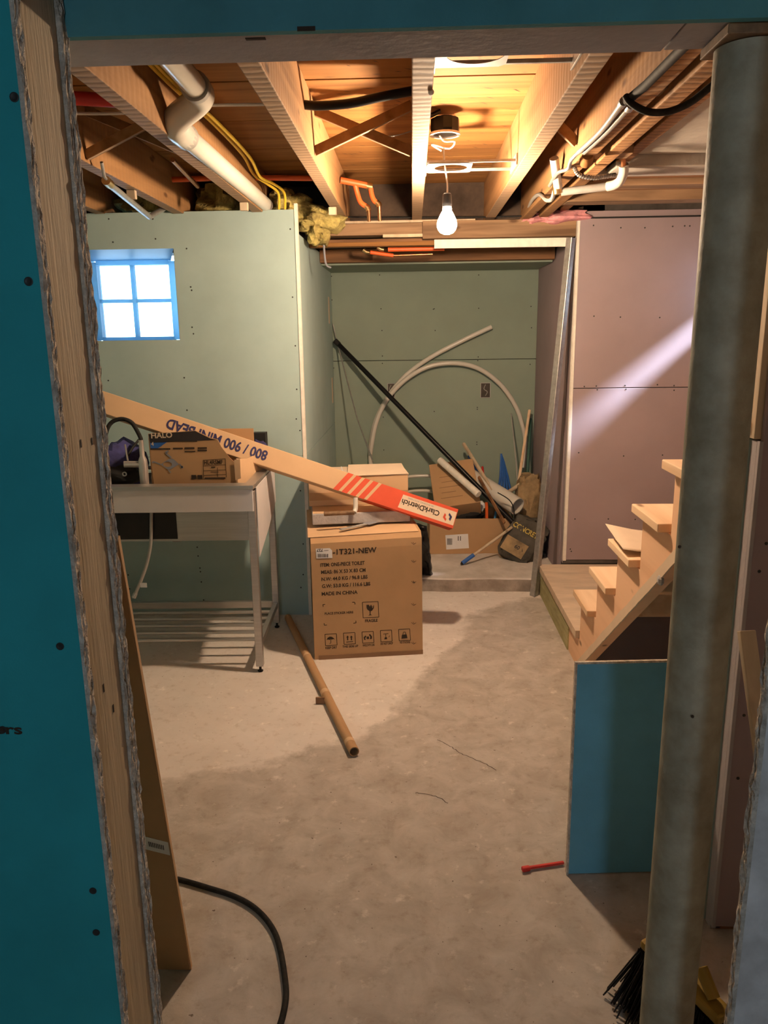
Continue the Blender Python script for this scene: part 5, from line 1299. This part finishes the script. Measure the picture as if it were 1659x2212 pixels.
# concrete sacks
sk1 = thing('concrete_sack', at(1125, 1190, Z=.09), 'dark paper sack of concrete mix slumped on the slab', 'sack')
def sack(c, U_, V_, W_, sx, sy, sz, seed):
    mb = MB(); mb.sphere((0, 0, 0), 1, 28, 20)
    for i, q in enumerate(mb.v):
        q2 = Vector([math.copysign(abs(t) ** .45, t) for t in q]); q2 = q2 / max(1.0, max(abs(t) for t in q2))
        d_ = 1 + .20 * mnoise.noise(q2 * 2.2 + Vector((seed, 0, 0))) + .12 * mnoise.noise(q2 * 5 + Vector((0, seed, 0))) + .06 * mnoise.noise(q2 * 11 + Vector((0, seed, 2)))
        mb.v[i] = c + U_ * (q2.x * sx * d_) + V_ * (q2.y * sy * d_) + W_ * (q2.z * sz * d_)
    return mb
c1 = Vector((.735, 4.93, .20)); U1 = Vector((.60, -.32, -.30)).normalized(); W1 = Vector((-.25, -.80, .42)); W1 = (W1 - U1 * W1.dot(U1)).normalized(); V1 = W1.cross(U1)
if V1.z < 0: V1 = -V1
sack(c1, U1, V1, W1, .125, .155, .06, 3).build('sack_body', M['concretebag'], sk1, smooth=True)
mb = MB(); Fz = frame(c1 + W1 * .064, U1, V1)
mb.flat([(-.10, -.12), (.06, -.12), (.06, -.02), (-.10, -.02)], Fz); mb.build('front_label', M['kraft'], sk1)
mb = MB(); text_on(mb, '60', Fz @ Matrix.Translation((0, 0, .0015)), -.02, -.075, .035, .026); mb.build('printed_text', M['inkblack'], sk1)
mb = MB(); text_on(mb, 'CONCRETE', Fz @ Matrix.Translation((0, 0, .0015)), -.105, .045, .20, .035); mb.build('printed_text', M['yellowprint'], sk1)
sk2 = thing('kraft_sack', Vector((.83, 5.25, .09)), 'torn brown kraft paper sack standing behind the concrete sack', 'sack')
sack(Vector((.80, 5.25, .33)), Vector((1, 0, 0)), Vector((.05, .05, 1)).normalized(), Vector((0, -1, .05)).normalized(), .085, .26, .10, 9).build('sack_body', M['kraft'], sk2, smooth=True)
sack(Vector((.805, 5.0, .20)), Vector((1, 0, 0)), Vector((.0, .1, 1)).normalized(), Vector((0, -1, .1)).normalized(), .07, .14, .08, 14).build('sack_fold', M['concretebag'], sk2, smooth=True)
# paint brush handle on the slab
a = at(995, 1219, Z=.092); b2 = at(1106, 1139, Y=4.93)
pb = thing('marking_brush', a, 'long pale stick with blue taped tip leaning from the slab', 'stick')
m1 = a.lerp(b2, .25)
MB().tube([a, a.lerp(b2, .03)], [.003, .012], 10).build('tip', M['blackmatte'], pb, smooth=True)
MB().tube([a.lerp(b2, .03), m1], .0135, 10).build('taped_end', M['bluepipe'], pb, smooth=True); MB().tube([m1, b2], .0095, 10).build('shaft', M['lath'], pb, smooth=True)
# black plastic sheet right of the toilet carton
bs = MB(); n = 14; vs = []; fs = []
P00, P10, P01, P11 = at(888, 1128, Y=4.22), at(922, 1136, Y=4.22), at(904, 1236, Z=.088), at(935, 1240, Z=.088)
for i in range(n + 1):
    for j in range(n + 1):
        u, v = i / n, j / n
        q = P00.lerp(P10, u).lerp(P01.lerp(P11, u), v) + Vector((0, 1, 0)) * (.03 * mnoise.noise(Vector((u * 3, v * 7, 4)))) + Vector((.012 * mnoise.noise(Vector((u * 5, v * 9, 1))), 0, .0))
        vs.append(q)
for i in range(n):
    for j in range(n): fs.append((i * (n + 1) + j, (i + 1) * (n + 1) + j, (i + 1) * (n + 1) + j + 1, i * (n + 1) + j + 1))
o = bs.add(vs, fs).build('black_bag', M['black'], None, smooth=True); s_ = o.modifiers.new('thick', 'SOLIDIFY'); s_.thickness = .02
tag(o, 'glossy black plastic bag draped behind the toilet carton', 'plastic bag')
# scrap on the ledge under the long carton's end
o = MB().tube([at(923, 1143, Y=4.6), at(936, 1139, Y=4.62)], .008, 8).build('pipe_scrap', M['galv'], None, smooth=True)
bpy.data.objects.remove(o)

# =================================================================== FLOOR CLUTTER
a = at(765, 1624, Z=.020); b2 = at(622, 1334, Z=.020)
tp = thing('cardboard_tube', a, 'long brown cardboard tube with tape bands lying on the floor', 'tube')
MB().ring(a, b2, .0195, .016, 22).build('tube', M['cardboard'], tp, smooth=True)
for t, w_ in ((.045, .012), (.34, .016), (.62, .010)):
    c = a.lerp(b2, t); d = (b2 - a).normalized(); MB().ring(c - d * w_, c + d * w_, .0203, .0195, 22).build('tape_band', M['cardlight'], tp, smooth=True)
MB().box(0, .055, -.004, .004, .0, .03, Matrix.Translation(at(705, 1521, Z=.0) + Vector((-.045, 0, .002)))).build('tape_tail', M['carddark'], tp)
cpts = [(383, 1899), (410, 1906), (450, 1918), (500, 1934), (540, 1954), (572, 1982), (595, 2018), (607, 2060), (615, 2110), (618, 2150), (612, 2190), (600, 2230), (580, 2300)]
o = MB().tube([at(x, y, Z=.008) for x, y in cpts], .0076, 12, smooth_path=5).build('extension_cable', M['rubber'], None, smooth=True); tag(o, 'black cord curving over the concrete floor in the foreground', 'cord')
o = thing('red_marker', at(1127, 1877, Z=0), 'thin red plastic tool lying on the floor beside the blue offcut', 'tool')
MB().bar(at(1140, 1875, Z=.008), at(1218, 1863, Z=.008), .009, .008).build('shaft', M['redplastic'], o, bevel=.002)
MB().bar(at(1127, 1878, Z=.009), at(1145, 1875, Z=.009), .015, .014).build('tip', M['redplastic'], o, bevel=.004)
# push broom behind the column
br = thing('push_broom', (.56, 1.45, 0), 'push broom with black bristles and a yellow head behind the column', 'broom')
hA = Vector((.548, 1.550, .150)); hB = Vector((.655, 1.35, .135))
MB().bar(hA, hB, .050, .024).build('broom_head', M['broomyellow'], br, bevel=.008)
mb = MB(); dd = (hB - hA).normalized(); sdv = Vector((-dd.y, dd.x, 0)).normalized()
for i in range(60):
    for j in range(8):
        t = i / 59; p_ = hA.lerp(hB, t) + sdv * (-.024 + .008 * j) + Vector((0, 0, -.015)); q_ = p_ + Vector((random.uniform(-.04, .012) - .05 * (1 - t), random.uniform(-.05, .01), -p_.z + random.uniform(.002, .012)))
        mb.tube([p_, q_], .0022, 3, caps=False)
mb.build('bristles', M['bristle'], br, kind='stuff')
MB().tube([hA.lerp(hB, .5) + Vector((0, 0, .012)), Vector((.590, 1.50, .55)), Vector((.594, 1.51, 1.25))], .011, 12).build('handle', M['lath'], br, smooth=True)
MB().tube([hA.lerp(hB, .85) + Vector((0, 0, .02)), hA.lerp(hB, .80) + Vector((-.01, .03, .06))], .014, 10).build('socket', M['broomyellow'], br, smooth=True)
# pale board leaning in the gap at the far right
o = MB().bar(at(1612, 1362, Y=1.42), at(1660, 1720, Y=1.30), .03, .018, up=(0, 1, 0)).build('leaning_board', M['lath'], None, bevel=.002); tag(o, 'pale narrow board leaning in the gap beside the torn drywall', 'board')
# blue scrap under the sink
o = lump(at(277, 1180, Y=3.6), .03, .02, .02, 41, .4).build('blue_bottle_scrap', M['bluepipe'], None, smooth=True)
bpy.data.objects.remove(o)
